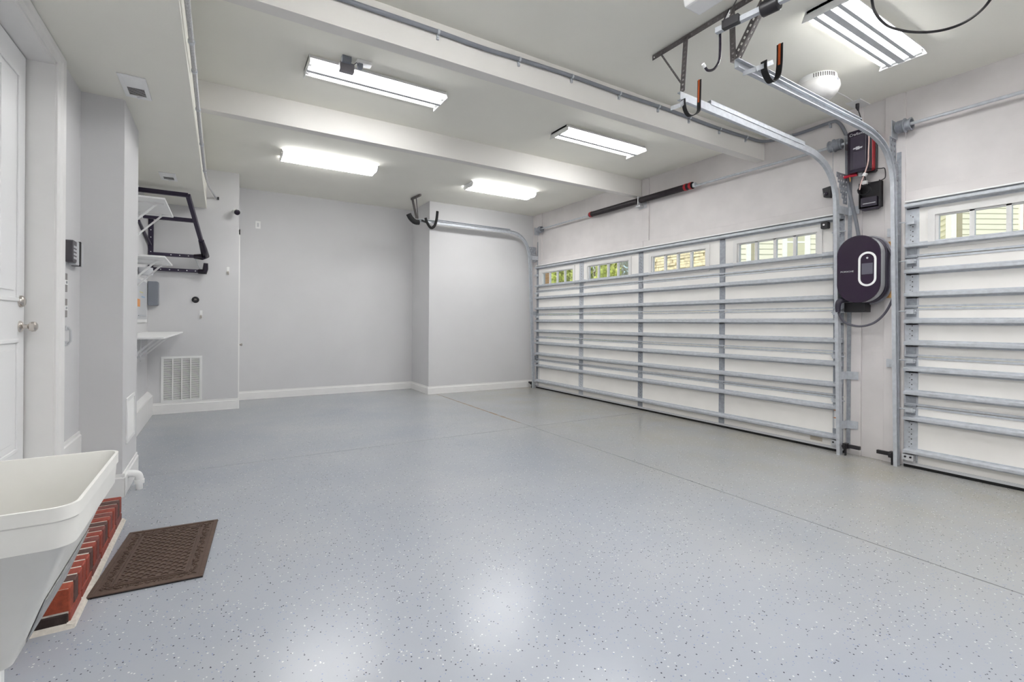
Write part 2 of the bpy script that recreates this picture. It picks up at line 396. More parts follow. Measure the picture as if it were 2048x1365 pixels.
# ================================================================== GARAGE DOORS
XP = 5.44          # inner skin of the door
STR = [2.415, 2.045, 1.808, 1.592, 1.348, 1.146, .907, .690, .455, .152]
JNT = [1.94, 1.477, 1.026, .575]
SEC = [(1.942, 2.435), (1.479, 1.938), (1.028, 1.475), (.577, 1.024), (.03, .573)]
HAT = lambda z: [(XP+.001, z-.031), (XP-.004, z-.031), (XP-.004, z-.019), (XP-.055, z-.014), (XP-.055, z-.010), (XP-.060, z-.010), (XP-.060, z+.012), (XP-.055, z+.016), (XP-.006, z+.021), (XP-.006, z+.033), (XP+.001, z+.033)]
def garage_door(name, y0, y1, stiles, wins, label):
    D = thing(name, (XP, (y0+y1)/2, 0), label, 'garage door', kind='structure')
    zw0, zw1 = 2.055, 2.305
    for i, (a, b) in enumerate(SEC):
        mb = MB()
        if i == 0:
            mb.box((XP, y0, a), (XP+.045, y1, zw0)); mb.box((XP, y0, zw1), (XP+.045, y1, b))
            e = sorted([y0, y1]+[q for w in wins for q in w])
            for k in range(0, len(e), 2): mb.box((XP, e[k], zw0), (XP+.045, e[k+1], zw1))
        else: mb.box((XP, y0, a), (XP+.045, y1, b))
        mb.build('door_section', PANEL, D)
    for z in STR:
        MB().prism(HAT(z), y0+.012, y1-.012, 'y').build('strut', GALV, D)
    for z in JNT:
        MB().box((XP-.010, y0+.03, z+.004), (XP+.001, y1-.03, z+.022)).box((XP-.006, y0+.03, z-.022), (XP+.001, y1-.03, z-.004)).build('meeting_rail', GALV, D)
    for i, (a, b) in enumerate(SEC):
        for (s0, s1) in stiles:
            MB().box((XP-.004, s0, a+.004), (XP+.001, s1, b-.004)).build('stile', GALVD if s1-s0 < .1 else GALV, D)
    for (s0, s1) in stiles:
        if s1-s0 < .085 or s1-s0 > .1 and s0 < 6 and s0 > 3: continue
        q = MB(); c = s0+(s1-s0)*.45
        for a, b in SEC:
            z = a+.10
            while z < b-.08:
                q.box((XP-.0052, c-.004, z-.005), (XP-.0038, c+.004, z+.005)); q.box((XP-.0052, c+.014, z+.012), (XP-.0038, c+.020, z+.018)); z += .045
        q.build('punched_slots', SLOT, D)
    hz = JNT
    for z in hz:
        for (s0, s1) in stiles:
            c = (s0+s1)/2; w = min(.05, (s1-s0)*.45)
            mb = MB().box((XP-.009, c-w*.8, z+.02), (XP-.003, c+w*.8, z+.085)).box((XP-.009, c-w*.8, z-.085), (XP-.003, c+w*.8, z-.02)).tube([(XP-.013, c-w, z), (XP-.013, c+w, z)], .010, 8)
            mb.build('hinge', GALVD, D)
    # rollers and bottom fixtures at both ends
    for yy, sg in ((y1, 1), (y0, -1)):
        for z in JNT+[2.30]:
            MB().tube([(XP-.045, yy-sg*.10, z-.035), (XP-.045, yy+sg*.03, z-.035)], .006, 8).box((XP-.06, yy-sg*.085, z-.06), (XP-.002, yy-sg*.03, z-.02)).build('roller_bracket', GALV, D)
        MB().box((XP-.055, yy-sg*.09, .075), (XP-.002, yy-sg*.005, .125)).box((XP-.03, yy-sg*.10, .055), (XP-.004, yy-sg*.02, .075)).build('bottom_fixture', LGREY, D)
        b2 = MB().tube([(XP-.045, yy-sg*.07, .105), (XP-.062, yy-sg*.07, .105)], .009, 8).tube([(XP-.045, yy-sg*.03, .105), (XP-.062, yy-sg*.03, .105)], .009, 8)
        b2.build('bolt', BLACK, D)
    MB().box((XP-.045, y0+.01, 2.4485), (XP+.03, y1-.01, 2.460)).box((XP-.002, y0+.01, 2.434), (XP+.03, y1-.01, 2.448)).build('top_seal', WHITEP, D)
    MB().box((XP-.012, y0, .028), (XP+.045, y1, .052)).build('bottom_rail', LGREY, D)
    MB().tube([(XP+.018, y0, .017), (XP+.018, y1, .017)], .021, 10).build('bottom_seal', RUBBER, D, smooth=True)
    for (w0, w1) in wins:
        fr = MB(); o = .05
        for X0, X1, e, g in ((XP-.012, XP+.001, o, .0), (XP+.002, XP+.04, .0, .022)):
            fr.box((X0, w0-e, zw0+g*.6), (X1, w0+g, zw1-g*.6)).box((X0, w1-g, zw0+g*.6), (X1, w1+e, zw1-g*.6)).box((X0, w0-e, zw0-e), (X1, w1+e, zw0+g*.6)).box((X0, w0-e, zw1-g*.6), (X1, w1+e, zw1+e))
        win = fr.build('window', PANELB, D)
        n = 4; yy0, yy1 = w0+.02, w1-.02; st = (yy1-yy0)/n
        for k in range(n):
            MB().box((XP+.018, yy0+k*st, zw0), (XP+.022, yy0+(k+1)*st, zw1)).build('pane', GLASS, win)
        for k in range(1, n):
            MB().box((XP+.002, yy0+k*st-.016, zw0), (XP+.036, yy0+k*st+.016, zw1)).build('muntin', PANELB, win)
    return D
gd1 = garage_door('door_2', Y0D, Y1, [(Y0D+.002, 2.50), (3.753, 3.831), (5.127, 5.219), (6.515, 6.63), (7.905, Y1-.002)],
                  [(2.66, 3.59), (4.03, 4.965), (5.42, 6.40), (6.81, 7.80)], 'wide white garage door with four windows and ten steel struts')
gd2 = garage_door('door_3', Y2N, Y2-.03, [(1.79, Y2-.032), (.50, .575), (Y2N+.002, Y2N+.1)], [(.745, 1.675), (-.63, .33)], 'narrower white garage door at the right edge of the photo')
# warning sticker on the end stile, sticker outline below the lowest strut
st = MB().box((XP-.006, 2.425, .24), (XP-.0045, 2.495, .43)).build('warning_label', mat('label_white', (.75, .75, .75), .5), gd1)
MB().box((XP-.0068, 2.427, .425), (XP-.0058, 2.493, .437)).box((XP-.0068, 2.427, .345), (XP-.0058, 2.493, .355)).build('orange_stripe', mat('label_orange', (.62, .20, .04), .5), st)
pl = MB().box((XP-.004, 2.60, .075), (XP-.002, 2.72, .115)).build('maker_plate', mat('plate_tan', (.52, .46, .38), .6), gd1)

# ================================================================== TRACKS
def cprof(sg):      # open towards sg*y
    w, d, t, l = .030, .030, .004, .012
    return [(-w, 0), (-w, sg*d), (-w+l*.6, sg*d), (-w+l*.6, sg*(d-t)), (-w+t, sg*(d-t)), (-w+t, sg*t), (w-t, sg*t), (w-t, sg*(d-t)), (w-l*.6, sg*(d-t)), (w-l*.6, sg*d), (w, sg*d), (w, 0)]
def pathxz(pts, n=5):
    return [(p.x, p.z) for p in smoothpath([Vector((x, 0, z)) for x, z in pts], n)]
def track(y, sg, hor, curve, ver, label, brk):
    T = thing('garage_door_track', (ver[-1][0], y, 0), label, 'door track', 'steel roller tracks of the garage doors')
    pr = cprof(sg)
    MB().sweep(pr, hor, y).build('horizontal_rail', GALV, T)
    MB().sweep(pr, pathxz(curve, 6), y).build('curved_rail', GALV, T, smooth=True)
    MB().sweep(pr, ver, y).build('vertical_rail', GALV, T)
    (x0, z0), (x1, z1) = hor[0], hor[-1]
    ra = MB().prism([(0, 0), (.004, 0), (.004, .028), (.04, .028), (.04, .032), (0, .032)], 0, 1, 'x')
    sh = MB()
    sh.bar((x0+.35, y-sg*.003, z0+.032), (x1, y-sg*.003, z1+.032), .004, .034); sh.bar((x0+.35, y+sg*.013, z0+.049), (x1, y+sg*.013, z1+.049), .036, .004)
    sh.build('reinforcing_angle', GALV, T)
    # wall angle behind the vertical rail and jamb brackets
    xb = XR-.02
    MB().box((xb-.004, y-sg*.03, .05), (xb, y+sg*.006, 2.95)).build('wall_angle', GALVD, T)
    for z in brk:
        t = (z-ver[-1][1])/(ver[0][1]-ver[-1][1]); xv = ver[-1][0]+(ver[0][0]-ver[-1][0])*t
        MB().box((xv-.005, y-sg*.005, z-.04), (xb-.010, y-sg*.001, z+.04)).box((xb-.009, y-sg*.10, z-.04), (xb-.005, y+sg*.004, z+.04)).tube([(xb-.013, y-sg*.045, z+.018), (xb-.009, y-sg*.045, z+.018)], .008, 8).tube([(xb-.013, y-sg*.075, z-.018), (xb-.009, y-sg*.075, z-.018)], .008, 8).build('jamb_bracket', GALV, T)
    # flag bracket by the curve: perforated plate
    cx, cz_ = curve[-1]
    mb = MB()
    for k in range(6):
        zz = cz_+.06+k*.05; w = .07+.022*k
        mb.perf((XR-.065-w*1.2, y-sg*.004, zz+.025), (XR-.065, y-sg*.004, zz+.025), (0, 0, 1), .05, .045, .018)
    mb.build('flag_bracket', GALVD, T, solid=.004)
    return T
tA = track(2.38, 1, [(2.90, 3.01), (4.62, 2.962)], [(4.62, 2.962), (4.82, 2.945), (5.03, 2.875), (5.17, 2.75), (5.235, 2.60), (5.25, 2.45)], [(5.25, 2.45), (5.35, 0.0)], 'steel roller track descending beside the black oval charger', (2.47, .80, .30))
tB = track(1.945, -1, [(2.90, 3.04), (4.62, 3.012)], [(4.62, 3.012), (4.86, 2.99), (5.07, 2.925), (5.20, 2.81), (5.268, 2.66), (5.285, 2.46)], [(5.285, 2.46), (5.385, 0.0)], 'steel roller track at the left edge of the narrower garage door', (2.2, .95))
tC = track(7.985, -1, [(2.93, 3.09), (4.80, 3.085)], [(4.80, 3.085), (4.97, 3.055), (5.12, 2.95), (5.21, 2.80), (5.25, 2.62), (5.27, 2.45)], [(5.27, 2.45), (5.375, 0.0)], 'farthest steel roller track along the grey back wall', (2.62, 1.5, .6))
for nm, (xx, yy, sg) in {'a': (5.36, 2.362, -1), 'b': (5.385, 1.952, 1), 'c': (5.36, 8.0, 1)}.items():
    s = MB().box((xx-.03, yy, .07), (xx+.03, yy+sg*.035, .125)).tube([(xx-.05, yy+sg*.017, .10), (xx-.03, yy+sg*.017, .10)], .016, 12).box((xx+.0, yy+sg*.03, .08), (xx+.03, yy+sg*.14, .115)).box((xx-.01, yy+sg*.01, .0), (xx+.02, yy+sg*.02, .08))
    o = s.build('safety_sensor', BLACK, None, bevel=.003)
    tag(o, {'a': 'black sensor at the foot of the track under the charger', 'b': 'black sensor at the foot of the narrower garage door', 'c': 'black sensor in the far corner beside the baseboard'}[nm], 'sensor', 'door sensors at the track feet')

# torsion shafts
def drum(c, sg, par, nm='cable_drum'):
    pr = [(.012, -.06), (.05, -.06), (.05, -.052), (.044, -.05)]
    for k in range(6): pr += [(.058, -.045+k*.008), (.053, -.041+k*.008)]
    pr += [(.066, .006), (.066, .012), (.050, .014), (.050, .045), (.058, .047), (.058, .058), (.046, .058), (.044, .03), (.014, .03)]
    pr = [(r*1.0, h*sg) for r, h in pr]
    return MB().lathe(pr, c, (0, 1, 0), 28).build(nm, GALVD, par, smooth=True)
SX, SZ = 5.40, 3.165
s1 = thing('torsion_shaft', (SX, 5.15, SZ), 'steel shaft with black torsion spring above the wide garage door', 'torsion shaft')
MB().tube([(SX, 2.33, SZ-.01), (SX, 7.90, SZ+.01)], .0145, 12).build('shaft', GALV, s1, smooth=True)
def spring(ya, yb):
    mb = MB(); n = 60; pr = []
    for k in range(n):
        h = ya+(yb-ya)*k/(n-1); pr.append((.041 if k % 2 else .046, h))
    return mb.lathe(pr, (SX, 0, SZ+.012), (0, 1, 0), 16)
SPR = mat('spring_black_red', (.012, .006, .010), .55, noise=.8, nscale=18)
sp1 = spring(4.22, 5.16).build('spring', SPR, s1, smooth=True); sp2 = spring(5.21, 6.32).build('spring', SPR, s1, smooth=True)
for sp, yy in ((sp1, 4.25), (sp1, 4.33), (sp2, 6.28)):
    MB().lathe([(.048, -.018), (.048, .018)], (SX, yy, SZ+.012), (0, 1, 0), 16).build('red_band', RED, sp)
MB().lathe([(.015, -.02), (.030, -.02), (.034, 0), (.030, .02), (.015, .02)], (SX, 4.19, SZ+.008), (0, 1, 0), 16).build('winding_cone', GALV, s1, smooth=True)
MB().box((SX-.03, 5.175, SZ-.06), (XR-.016, 5.195, SZ+.07)).box((SX-.02, 5.15, SZ-.085), (XR-.016, 5.24, SZ-.06)).box((XR-.02, 5.10, SZ-.10), (XR-.016, 5.26, SZ+.09)).build('center_bracket', LGREY, s1, bevel=.004)
drum((SX, 7.82, SZ), -1, s1); drum((SX, 2.475, SZ), 1, s1)
MB().box((SX-.05, 2.37, SZ-.09), (5.428, 2.374, SZ+.06)).build('bearing_plate', GALV, s1); MB().box((SX-.05, 7.945, SZ-.09), (XR-.016, 7.95, SZ+.06)).build('bearing_plate', GALV, s1)
for yy in (2.475, 7.82):
    MB().tube([(SX-.055, yy, SZ), (XP-.03, yy, .12)], .0022, 6).build('lift_cable', GALVD, s1)
s2 = thing('torsion_shaft', (SX, .6, SZ), 'plain steel shaft with grey drum at the right edge of the photo', 'torsion shaft')
MB().tube([(SX, -.80, SZ-.005), (SX, 1.97, SZ+.003)], .0145, 12).build('shaft', GALV, s2, smooth=True)
drum((SX, 1.895, SZ), -1, s2)
MB().box((SX-.05, 1.972, SZ-.09), (XR-.016, 1.977, SZ+.07)).build('bearing_plate', GALV, s2)
pp = MB()
for k in range(5): pp.perf((SX-.06, 1.984, SZ-.33+k*.05), (XR-.02, 1.984, SZ-.33+k*.05), (0, 0, 1), .05, .05, .02)
pp.build('slotted_plate', GALVD, s2, solid=.004)

# ================================================================== CEILING LIGHTS
def strip_light(x0, x1, y0, y1, nt, label, h=.07):
    T = thing('ceiling_light', ((x0+x1)/2, (y0+y1)/2, ZC-h), label, 'ceiling light', 'fluorescent ceiling lights')
    zb = ZC-h
    # pan with sloping reflector sides
    MB().box((x0, y0+.03, ZC-.022), (x1, y1-.03, ZC-.001)).prism([(y0+.004, ZC-.034), (y0+.03, ZC-.020), (y0+.034, ZC-.022), (y0+.008, ZC-.036)], x0, x1, 'x').prism([(y1-.004, ZC-.034), (y1-.03, ZC-.020), (y1-.034, ZC-.022), (y1-.008, ZC-.036)], x0, x1, 'x').build('housing', WHITEP, T)
    yc = (y0+y1)/2
    if nt == 2: MB().prism([(yc-.026, ZC-.025), (yc-.022, zb-.004), (yc+.022, zb-.004), (yc+.026, ZC-.025)], x0+.007, x1-.007, 'x').build('centre_ridge', LGREY, T)
    for xx in (x0, x1-.006): MB().prism([(y0-.004, zb), (y0+.02, ZC-.002), (y1-.02, ZC-.002), (y1+.004, zb)], xx, xx+.006, 'x').build('end_cap', WHITEP, T)
    w = (y1-y0)
    ys = [y0+w*(.27), y0+w*.73] if nt == 2 else [y0+w*f for f in (.14, .38, .64, .87)]
    r = .034 if nt == 2 else .024
    for yy in ys:
        t = MB().tube([(x0+.035, yy, zb+.036), (x1-.035, yy, zb+.036)], r*.8, 14).build('tube', TUBE if y0 > 1.6 or x0 > 3 and y0 > 0 else TUBE4, T, smooth=True)
        for xx in (x0+.006, x1-.036): MB().box((xx, yy-.02, zb+.012), (xx+.03, yy+.02, ZC-.02)).build('lamp_holder', WHITEP, T)
    if nt == 4:
        for fc, hw in ((.26, .014), (.51, .024), (.755, .014)):
            q = y0+w*fc; MB().prism([(q-hw-.006, ZC-.025), (q-hw, zb+.004), (q+hw, zb+.004), (q+hw+.006, ZC-.025)], x0+.007, x1-.007, 'x').build('reflector_ridge', LGREY, T)
    return T
def wrap_light(x0, x1, y0, y1, label, h=.075):
    T = thing('ceiling_light', ((x0+x1)/2, (y0+y1)/2, ZC-h), label, 'ceiling light', 'fluorescent ceiling lights')
    zb = ZC-h; yc = (y0+y1)/2
    MB().box((x0, y0+.02, ZC-.02), (x1, y1-.02, ZC-.001)).build('housing', WHITEP, T)
    pr = [(y0, ZC-.02), (y0+.02, zb+.02), (y0+.05, zb), (yc-.03, zb), (yc-.008, zb+.014), (yc+.008, zb+.014), (yc+.03, zb), (y1-.05, zb), (y1-.02, zb+.02), (y1, ZC-.02)]
    MB().prism(pr, x0+.012, x1-.012, 'x').build('diffuser', DIFF, T)
    MB().box((x0+.012, yc-.012, zb-.001), (x1-.012, yc+.012, zb+.012)).build('diffuser_seam', LGREY, T)
    for xx in (x0, x1-.012): MB().prism([(a, b-.002) for a, b in pr], xx, xx+.012, 'x').build('end_cap', WHITEP, T)
    return T
strip_light(.602, 1.822, 4.20, 4.54, 2, 'open two-tube ceiling light nearest the soffit with a small sensor')
strip_light(3.245, 4.465, 4.17, 4.51, 2, 'open two-tube ceiling light between the two beams on the right')
wrap_light(.65, 1.87, 6.71, 7.06, 'far two-lobed diffuser ceiling light on the left')
wrap_light(3.31, 4.50, 6.62, 6.97, 'far two-lobed diffuser ceiling light beside the wide garage door')
strip_light(3.49, 4.70, 1.51, 1.82, 4, 'large four-tube ceiling light at the upper right')
# unseen fixtures in line with the rows; rear pair added to light the near room
strip_light(.602, 1.822, 1.51, 1.82, 4, 'four-tube ceiling light above the utility sink, out of view')
strip_light(.602, 1.822, -.85, -.54, 4, 'added four-tube ceiling light behind the viewpoint on the sink side, out of view')
strip_light(3.49, 4.70, -.85, -.54, 4, 'added four-tube ceiling light behind the viewpoint by the narrower garage door, out of view')

# ================================================================== EXTERIOR
struct('ground_outside', box((5.63, -30, -.2), (60, 60, -.03)), CONC)
H = thing('neighbour_house', CAM+_fw*13.5-Vector((0, 0, CAM_H)), 'cream lap-sided house seen through the right-hand garage windows', 'house')
H.rotation_euler = (0, 0, -YAW); ORG[H.name] = Vector((0, 0, 0))     # built in its own frame: x along the facade, y away from us
U = lambda px, d=13.5: (px-CX)/F_PX*d
u0, u1, zz = U(1455), 22.0, 0.0
MB().prism([(u0, .03), (u1, .03), (u1+9, 6), (u0*1.52, 6)], 0, 8, 'z').build('wall', SIDING, H)
lap = meshof(MB().prism([(.03, 0), (-.028, .004), (-.004, .165), (.03, .165)], u0, u1, 'x'), 'siding_board', SIDING)
while zz < 6.2:
    inst(lap, 'siding_board', (0, 0, zz), H); zz += .15
for a_, b_ in ((1455, 1462), (1490, 1499), (1562, 1571), (1606, 1617)):
    box((U(a_), -.06, 0), (U(b_), .03, 7)).build('corner_trim', SIDTRIM, H)
for a_, b_, g in ((1499, 1506, mat('dusk_pane', (.42, .38, .25), .5)), (1571, 1606, mat('shade_pane', (.62, .60, .42), .4))):
    box((U(a_), -.05, 2.0), (U(b_), .0, 5)).build('window', g, H)
    box((U(a_), -.055, 3.62), (U(b_), .0, 3.67)).build('sash_rail', SIDTRIM, H)
w = MB().box((U(2034), -.06, 2.4), (U(2041), .0, 5)).box((U(2041), -.055, 3.42), (U(2140), 0, 3.47)).box((U(2090), -.055, 2.4), (U(2094), 0, 5)).build('window', SIDTRIM, H)
box((U(2041), -.035, 2.4), (U(2140), -.02, 5)).build('pane', REDWIN, w)
# wing wall turned towards us, seen at the left of the narrower door's window
wa, wb_ = Vector((U(1835, 14.8), 1.3, 0)), Vector((U(1899, 12.6), -.9, 0)); wd = (wb_-wa); L_ = wd.length; wn = Vector((wd.y, -wd.x, 0)).normalized()
MB().bar(wa+Vector((0, 0, 3.2))-wn*.06, wb_+Vector((0, 0, 3.2))-wn*.06, .1, 6.4).build('wing_wall', SIDING, H)
lap2 = meshof(MB().prism([(.03, 0), (-.028, .004), (-.004, .165), (.03, .165)], 0, L_, 'x'), 'siding_board', SIDING)
zz = 0
while zz < 6.2:
    inst(lap2, 'siding_board', (wa.x, wa.y, zz), H, rot=(0, 0, math.atan2(wd.y, wd.x))); zz += .15
box((wb_.x-.03, wb_.y-.06, 0), (wb_.x+.11, wb_.y+.1, 6.4)).build('corner_trim', SIDTRIM, H)
box((U(1910), -.05, 0), (U(1920), .01, 6)).build('downspout', mat('tan_metal', (.40, .36, .24), .5), H)
# stacked stone wall
SW = thing('stone_wall', (15.0, 11.8, 0), 'tall tan stacked-stone wall seen through the third window', 'stone wall')
box((15.05, 9.45, 0), (15.6, 14.3, 6)).build('core', STONE, SW)
mb = MB(); z = 0
while z < 5.2:
    h = random.uniform(.07, .15); y = 9.45
    while y < 14.3:
        w = random.uniform(.2, .6); dx = random.uniform(0, .09)
        mb.box((15.0-dx, y, z), (15.1, min(y+w-.015, 14.3), z+h-.014)); y += w
    z += h
tag(mb.build('stone_courses', STONE, SW), kind='stuff')
# trees
def tree(x, y, h, r, lf, label, n=8000, shape='cone'):
    T = thing('arborvitae_tree' if shape == 'cone' else 'leafy_shrub', (x, y, 0), label, 'tree' if shape == 'cone' else 'shrub', 'greenery beyond the driveway')
    MB().tube([(x, y, 0), (x, y, h*.8)], [.12, .04], 8).build('trunk', BARK, T)
    mb = MB()
    for i in range(n):
        z = random.uniform(.05, 1)*h; t = z/h
        R = r*((1-t)**.6 if shape == 'cone' else math.sqrt(max(.02, 1-(2*t-1)**2)))
        a = random.uniform(0, 6.283); q = R*(random.uniform(.55, 1)**.5)
        c = Vector((x+q*math.cos(a), y+q*math.sin(a), z)); s_ = random.uniform(.10, .20)
        d = Vector((math.cos(a)+random.uniform(-.5, .5), math.sin(a)+random.uniform(-.5, .5), random.uniform(.2, 1.4))).normalized(); e = d.orthogonal().normalized(); e.rotate(Matrix.Rotation(random.uniform(0, 6), 3, d))
        mb.add([c, c+e*s_*.5+d*s_*.6, c+d*s_*1.3, c-e*s_*.5+d*s_*.6], [(0, 1, 2, 3)])
    tag(mb.build('foliage', lf, T), kind='stuff')
for i, (x, y, h, r) in enumerate(((14.2, 17.15, 6.5, .6), (14.3, 18.85, 7, .6), (14.2, 15.4, 6.6, .6))):
    tree(x, y, h, r, LEAF, ['green conical tree at the right of the leftmost garage window', 'green conical tree beside the tan brick column in the leftmost garage window', 'green conical tree at the left of the second garage window'][i])
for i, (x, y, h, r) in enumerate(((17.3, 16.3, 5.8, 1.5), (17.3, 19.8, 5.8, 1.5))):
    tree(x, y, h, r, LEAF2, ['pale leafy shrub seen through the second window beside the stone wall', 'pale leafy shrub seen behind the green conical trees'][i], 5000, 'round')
BC = thing('brick_column', (14.0, 20.0, 0), 'tan brick house corner at the left of the leftmost window', 'brick column')
for k in range(60):
    MB().box((13.8, 19.5, k*.085), (14.3, 20.5, k*.085+.072)).build('brick_course', TANB, BC)
box((13.815, 19.515, 0), (14.28, 20.48, 5.1)).build('mortar_core', MORTAR, BC)

# ================================================================== BRICK STEP, MAT, SINK
ST = thing('brick_step', (-.70, 3.34, 0), 'low red brick step below the entry door', 'step')
RX, SY0, SY1 = -.545, 2.716, 3.97
MB().box((RX-.205, SY0+.006, .004), (RX-.006, SY1-.004, .1605)).box((XL, SY0+.03, .0), (RX-.205, SY1-.004, .162)).build('mortar_bed', MORTAR, ST)
MB().prism([(RX-.008, 0), (RX+.022, 0), (RX+.012, .014), (RX-.008, .020)], SY0-.015, SY1, 'y').prism([(SY0+.008, 0), (SY0-.025, 0), (SY0-.014, .014), (SY0+.008, .02)], RX-.25, RX+.02, 'x').build('mortar_fillet', MORTAR, ST)
def brickmesh(dx, dy, dz, mt, nm):
    bm = bmesh.new(); bmesh.ops.create_cube(bm, size=1)
    for v in bm.verts: v.co = Vector((v.co.x*dx, v.co.y*dy, v.co.z*dz))
    bmesh.ops.bevel(bm, geom=bm.edges[:], offset=.004, segments=1, affect='EDGES'); me = bpy.data.meshes.new(nm); bm.to_mesh(me); bm.free(); me.materials.append(mt); return me
up = [brickmesh(.20, .0625, .103, b, 'brick') for b in BRICKS]; lo = [brickmesh(.095, .195, .048, b, 'brick') for b in BRICKS]
seq = [3, 1, 0, 0, 0, 1, 0, 2, 0, 2, 1, 0, 2, 0, 2, 1, 0]
for i in range(17):
    p = (SY1-SY0)/17
    inst(up[seq[i]], 'brick', (RX-.10+random.uniform(-.002, .002), SY0+p*(i+.5), .112+random.uniform(-.002, .001)), ST)
for i in range(6):
    p = (SY1-SY0)/6; inst(lo[[4, 0, 2, 0, 0, 2][i] if i else 0], 'brick', (RX-.047, SY0+p*(i+.5), .033), ST)
me = brickmesh(.19, .03, .046, BRICKS[4], 'brick'); inst(me, 'brick', (RX-.10, SY0+.012, .033), ST)
# second tread below the door sill
tr = MB().box((XL, SY0+.03, .162), (-.72, SY1-.004, .335)).build('upper_tread', MORTAR, ST)

def mat_obj():
    c = Vector((-.272, 3.297, 0)); ang = -math.radians(4.6); L, Wd = .775, .462
    R = lambda u, v, z: (c.x + u*math.cos(ang)-v*math.sin(ang), c.y+u*math.sin(ang)+v*math.cos(ang), z)
    T = thing('door_mat', c, 'dark brown rubber door mat with lattice and scroll relief', 'door mat')
    def ob(mb, u0, u1, v0, v1, z0, z1):
        mb.add([R(u0,v0,z0),R(u1,v0,z0),R(u1,v1,z0),R(u0,v1,z0),R(u0,v0,z1),R(u1,v0,z1),R(u1,v1,z1),R(u0,v1,z1)],[(0,3,2,1),(4,5,6,7),(0,1,5,4),(1,2,6,5),(2,3,7,6),(3,0,4,7)])
    b = MB(); ob(b, -Wd/2, Wd/2, -L/2, L/2, .0005, .006); b.build('base', RUBBER, T)
    t = MB(); e = .022
    for a in ((-Wd/2, -Wd/2+e, -L/2+e, L/2-e), (Wd/2-e, Wd/2, -L/2+e, L/2-e), (-Wd/2, Wd/2, -L/2, -L/2+e), (-Wd/2, Wd/2, L/2-e, L/2)): ob(t, *a, .005, .011)
    t.build('outer_border', MATM, T, bevel=.002)
    iu, iv = Wd/2-.085, L/2-.085
    t = MB()
    for q in (0, .016):
        for a in ((-iu-q, -iu-q+.008, -iv-q+.008, iv+q-.008), (iu+q-.008, iu+q, -iv-q+.008, iv+q-.008), (-iu-q, iu+q, -iv-q, -iv-q+.008), (-iu-q, iu+q, iv+q-.008, iv+q)): ob(t, *a, .005, .0115)
    t.build('inner_border', MATM, T)
    # diagonal lattice clipped to the inner rectangle
    t = MB(); n = 0
    def clip(p, d):
        t0, t1 = -9, 9
        for k_, lim in ((0, iu-.008), (1, iv-.008)):
            a, b_ = (-lim-p[k_])/d[k_], (lim-p[k_])/d[k_]; t0 = max(t0, min(a, b_)); t1 = min(t1, max(a, b_))
        return (t0, t1) if t1-t0 > .02 else None
    for sg in (1, -1):
        d = Vector((.78*sg, .62)).normalized()
        for k_ in range(-30, 31):
            p = Vector((0, k_*.044)); q = clip(p, d)
            if not q: continue
            a, b_ = p+d*q[0], p+d*q[1]
            t.bar(R(a.x, a.y, .0085), R(b_.x, b_.y, .0085), .011, .006 if sg > 0 else .0062)
    t.build('lattice', MATM, T)
    # base sheet of the pattern bands and the scroll relief
    t = MB(); ob(t, -Wd/2+e, Wd/2-e, -L/2+e, L/2-e, .005, .0068); t.build('field', MATM, T)
    t = MB()
    def scroll(u, v, s_, a0):
        pts = []
        for i in range(8):
            th = a0+i*.62; r_ = s_*(1-i/10); pts.append(R(u+r_*math.cos(th), v+r_*math.sin(th), .0085))
        t.tube(pts, [.0035*(1-.06*i) for i in range(8)], 5)
    mu, mv = Wd/2-.052, L/2-.052
    i = 0; v = -mv
    while v < mv:
        for s_ in (-1, 1):
            scroll(s_*mu, v, .015, i*1.9); scroll(s_*(mu+.008*((-1)**i)), v+.014, .010, i*1.3+2)
        v += .030; i += 1
    u = -mu+.03
    while u < mu-.02:
        for s_ in (-1, 1):
            scroll(u, s_*mv, .014, i*1.7); scroll(u+.014, s_*(mv+.006*((-1)**i)), .010, i*1.1)
        u += .030; i += 1
    tag(t.build('scroll_relief', MATM, T), kind='stuff')
mat_obj()

# utility sink
SK = thing('utility_sink', (-.57, 1.80, 0), 'white plastic laundry tub in the lower left corner', 'sink')
def rrect(x0, x1, y0, y1, r, n=6):
    out = []
    for cx, cy, a0 in ((x1-r, y1-r, 0), (x0+r, y1-r, 90), (x0+r, y0+r, 180), (x1-r, y0+r, 270)):
        for i in range(n+1):
            a = math.radians(a0+90*i/n); out.append((cx+r*math.cos(a), cy+r*math.sin(a)))
    return out
sx0, sx1, sy0, sy1, rz = XL+.004, -.290, 1.500, 2.084, .87
rings = []
def ring(ix0, ix1, iy0, iy1, z, r): rings.append([(x, y, z) for x, y in rrect(sx0+ix0, sx1-ix1, sy0+iy0, sy1-iy1, r)])
ring(.03, .155, .15, .03, .47, .02); ring(.03, .125, .12, .03, .54, .02); ring(.03, .035, .035, .03, rz-.104, .03); ring(.012, .012, .012, .012, rz-.012, .04); ring(.008, .008, .008, .008, rz, .042)     # inside, upwards
ring(.0, .0, .0, .0, rz, .048); ring(.0, .0, .0, .0, rz-.032, .048); ring(.004, .004, .004, .004, rz-.036, .046); ring(.008, .008, .008, .008, rz-.098, .045); ring(.014, .022, .018, .018, rz-.104, .040)
ring(.02, .148, .140, .0, .45, .022)
mb = MB(); N = len(rings[0]); vs = [p for r_ in rings for p in r_]; fs = []
for i in range(len(rings)-1):
    for j in range(N): fs.append((i*N+j, i*N+(j+1) % N, (i+1)*N+(j+1) % N, (i+1)*N+j))
fs += [tuple(range(N)), tuple(range((len(rings)-1)*N, len(rings)*N))]
mb.add(vs, fs); mb.build('basin', SINKM, SK, smooth=True)
for lx in (sx0+.05, -.56):
    for ly in (sy0+.19, sy1-.12): MB().prism(rrect(lx-.02, lx+.02, ly-.02, ly+.02, .008, 2), 0, .46, 'z').build('leg', WHITEP, SK)
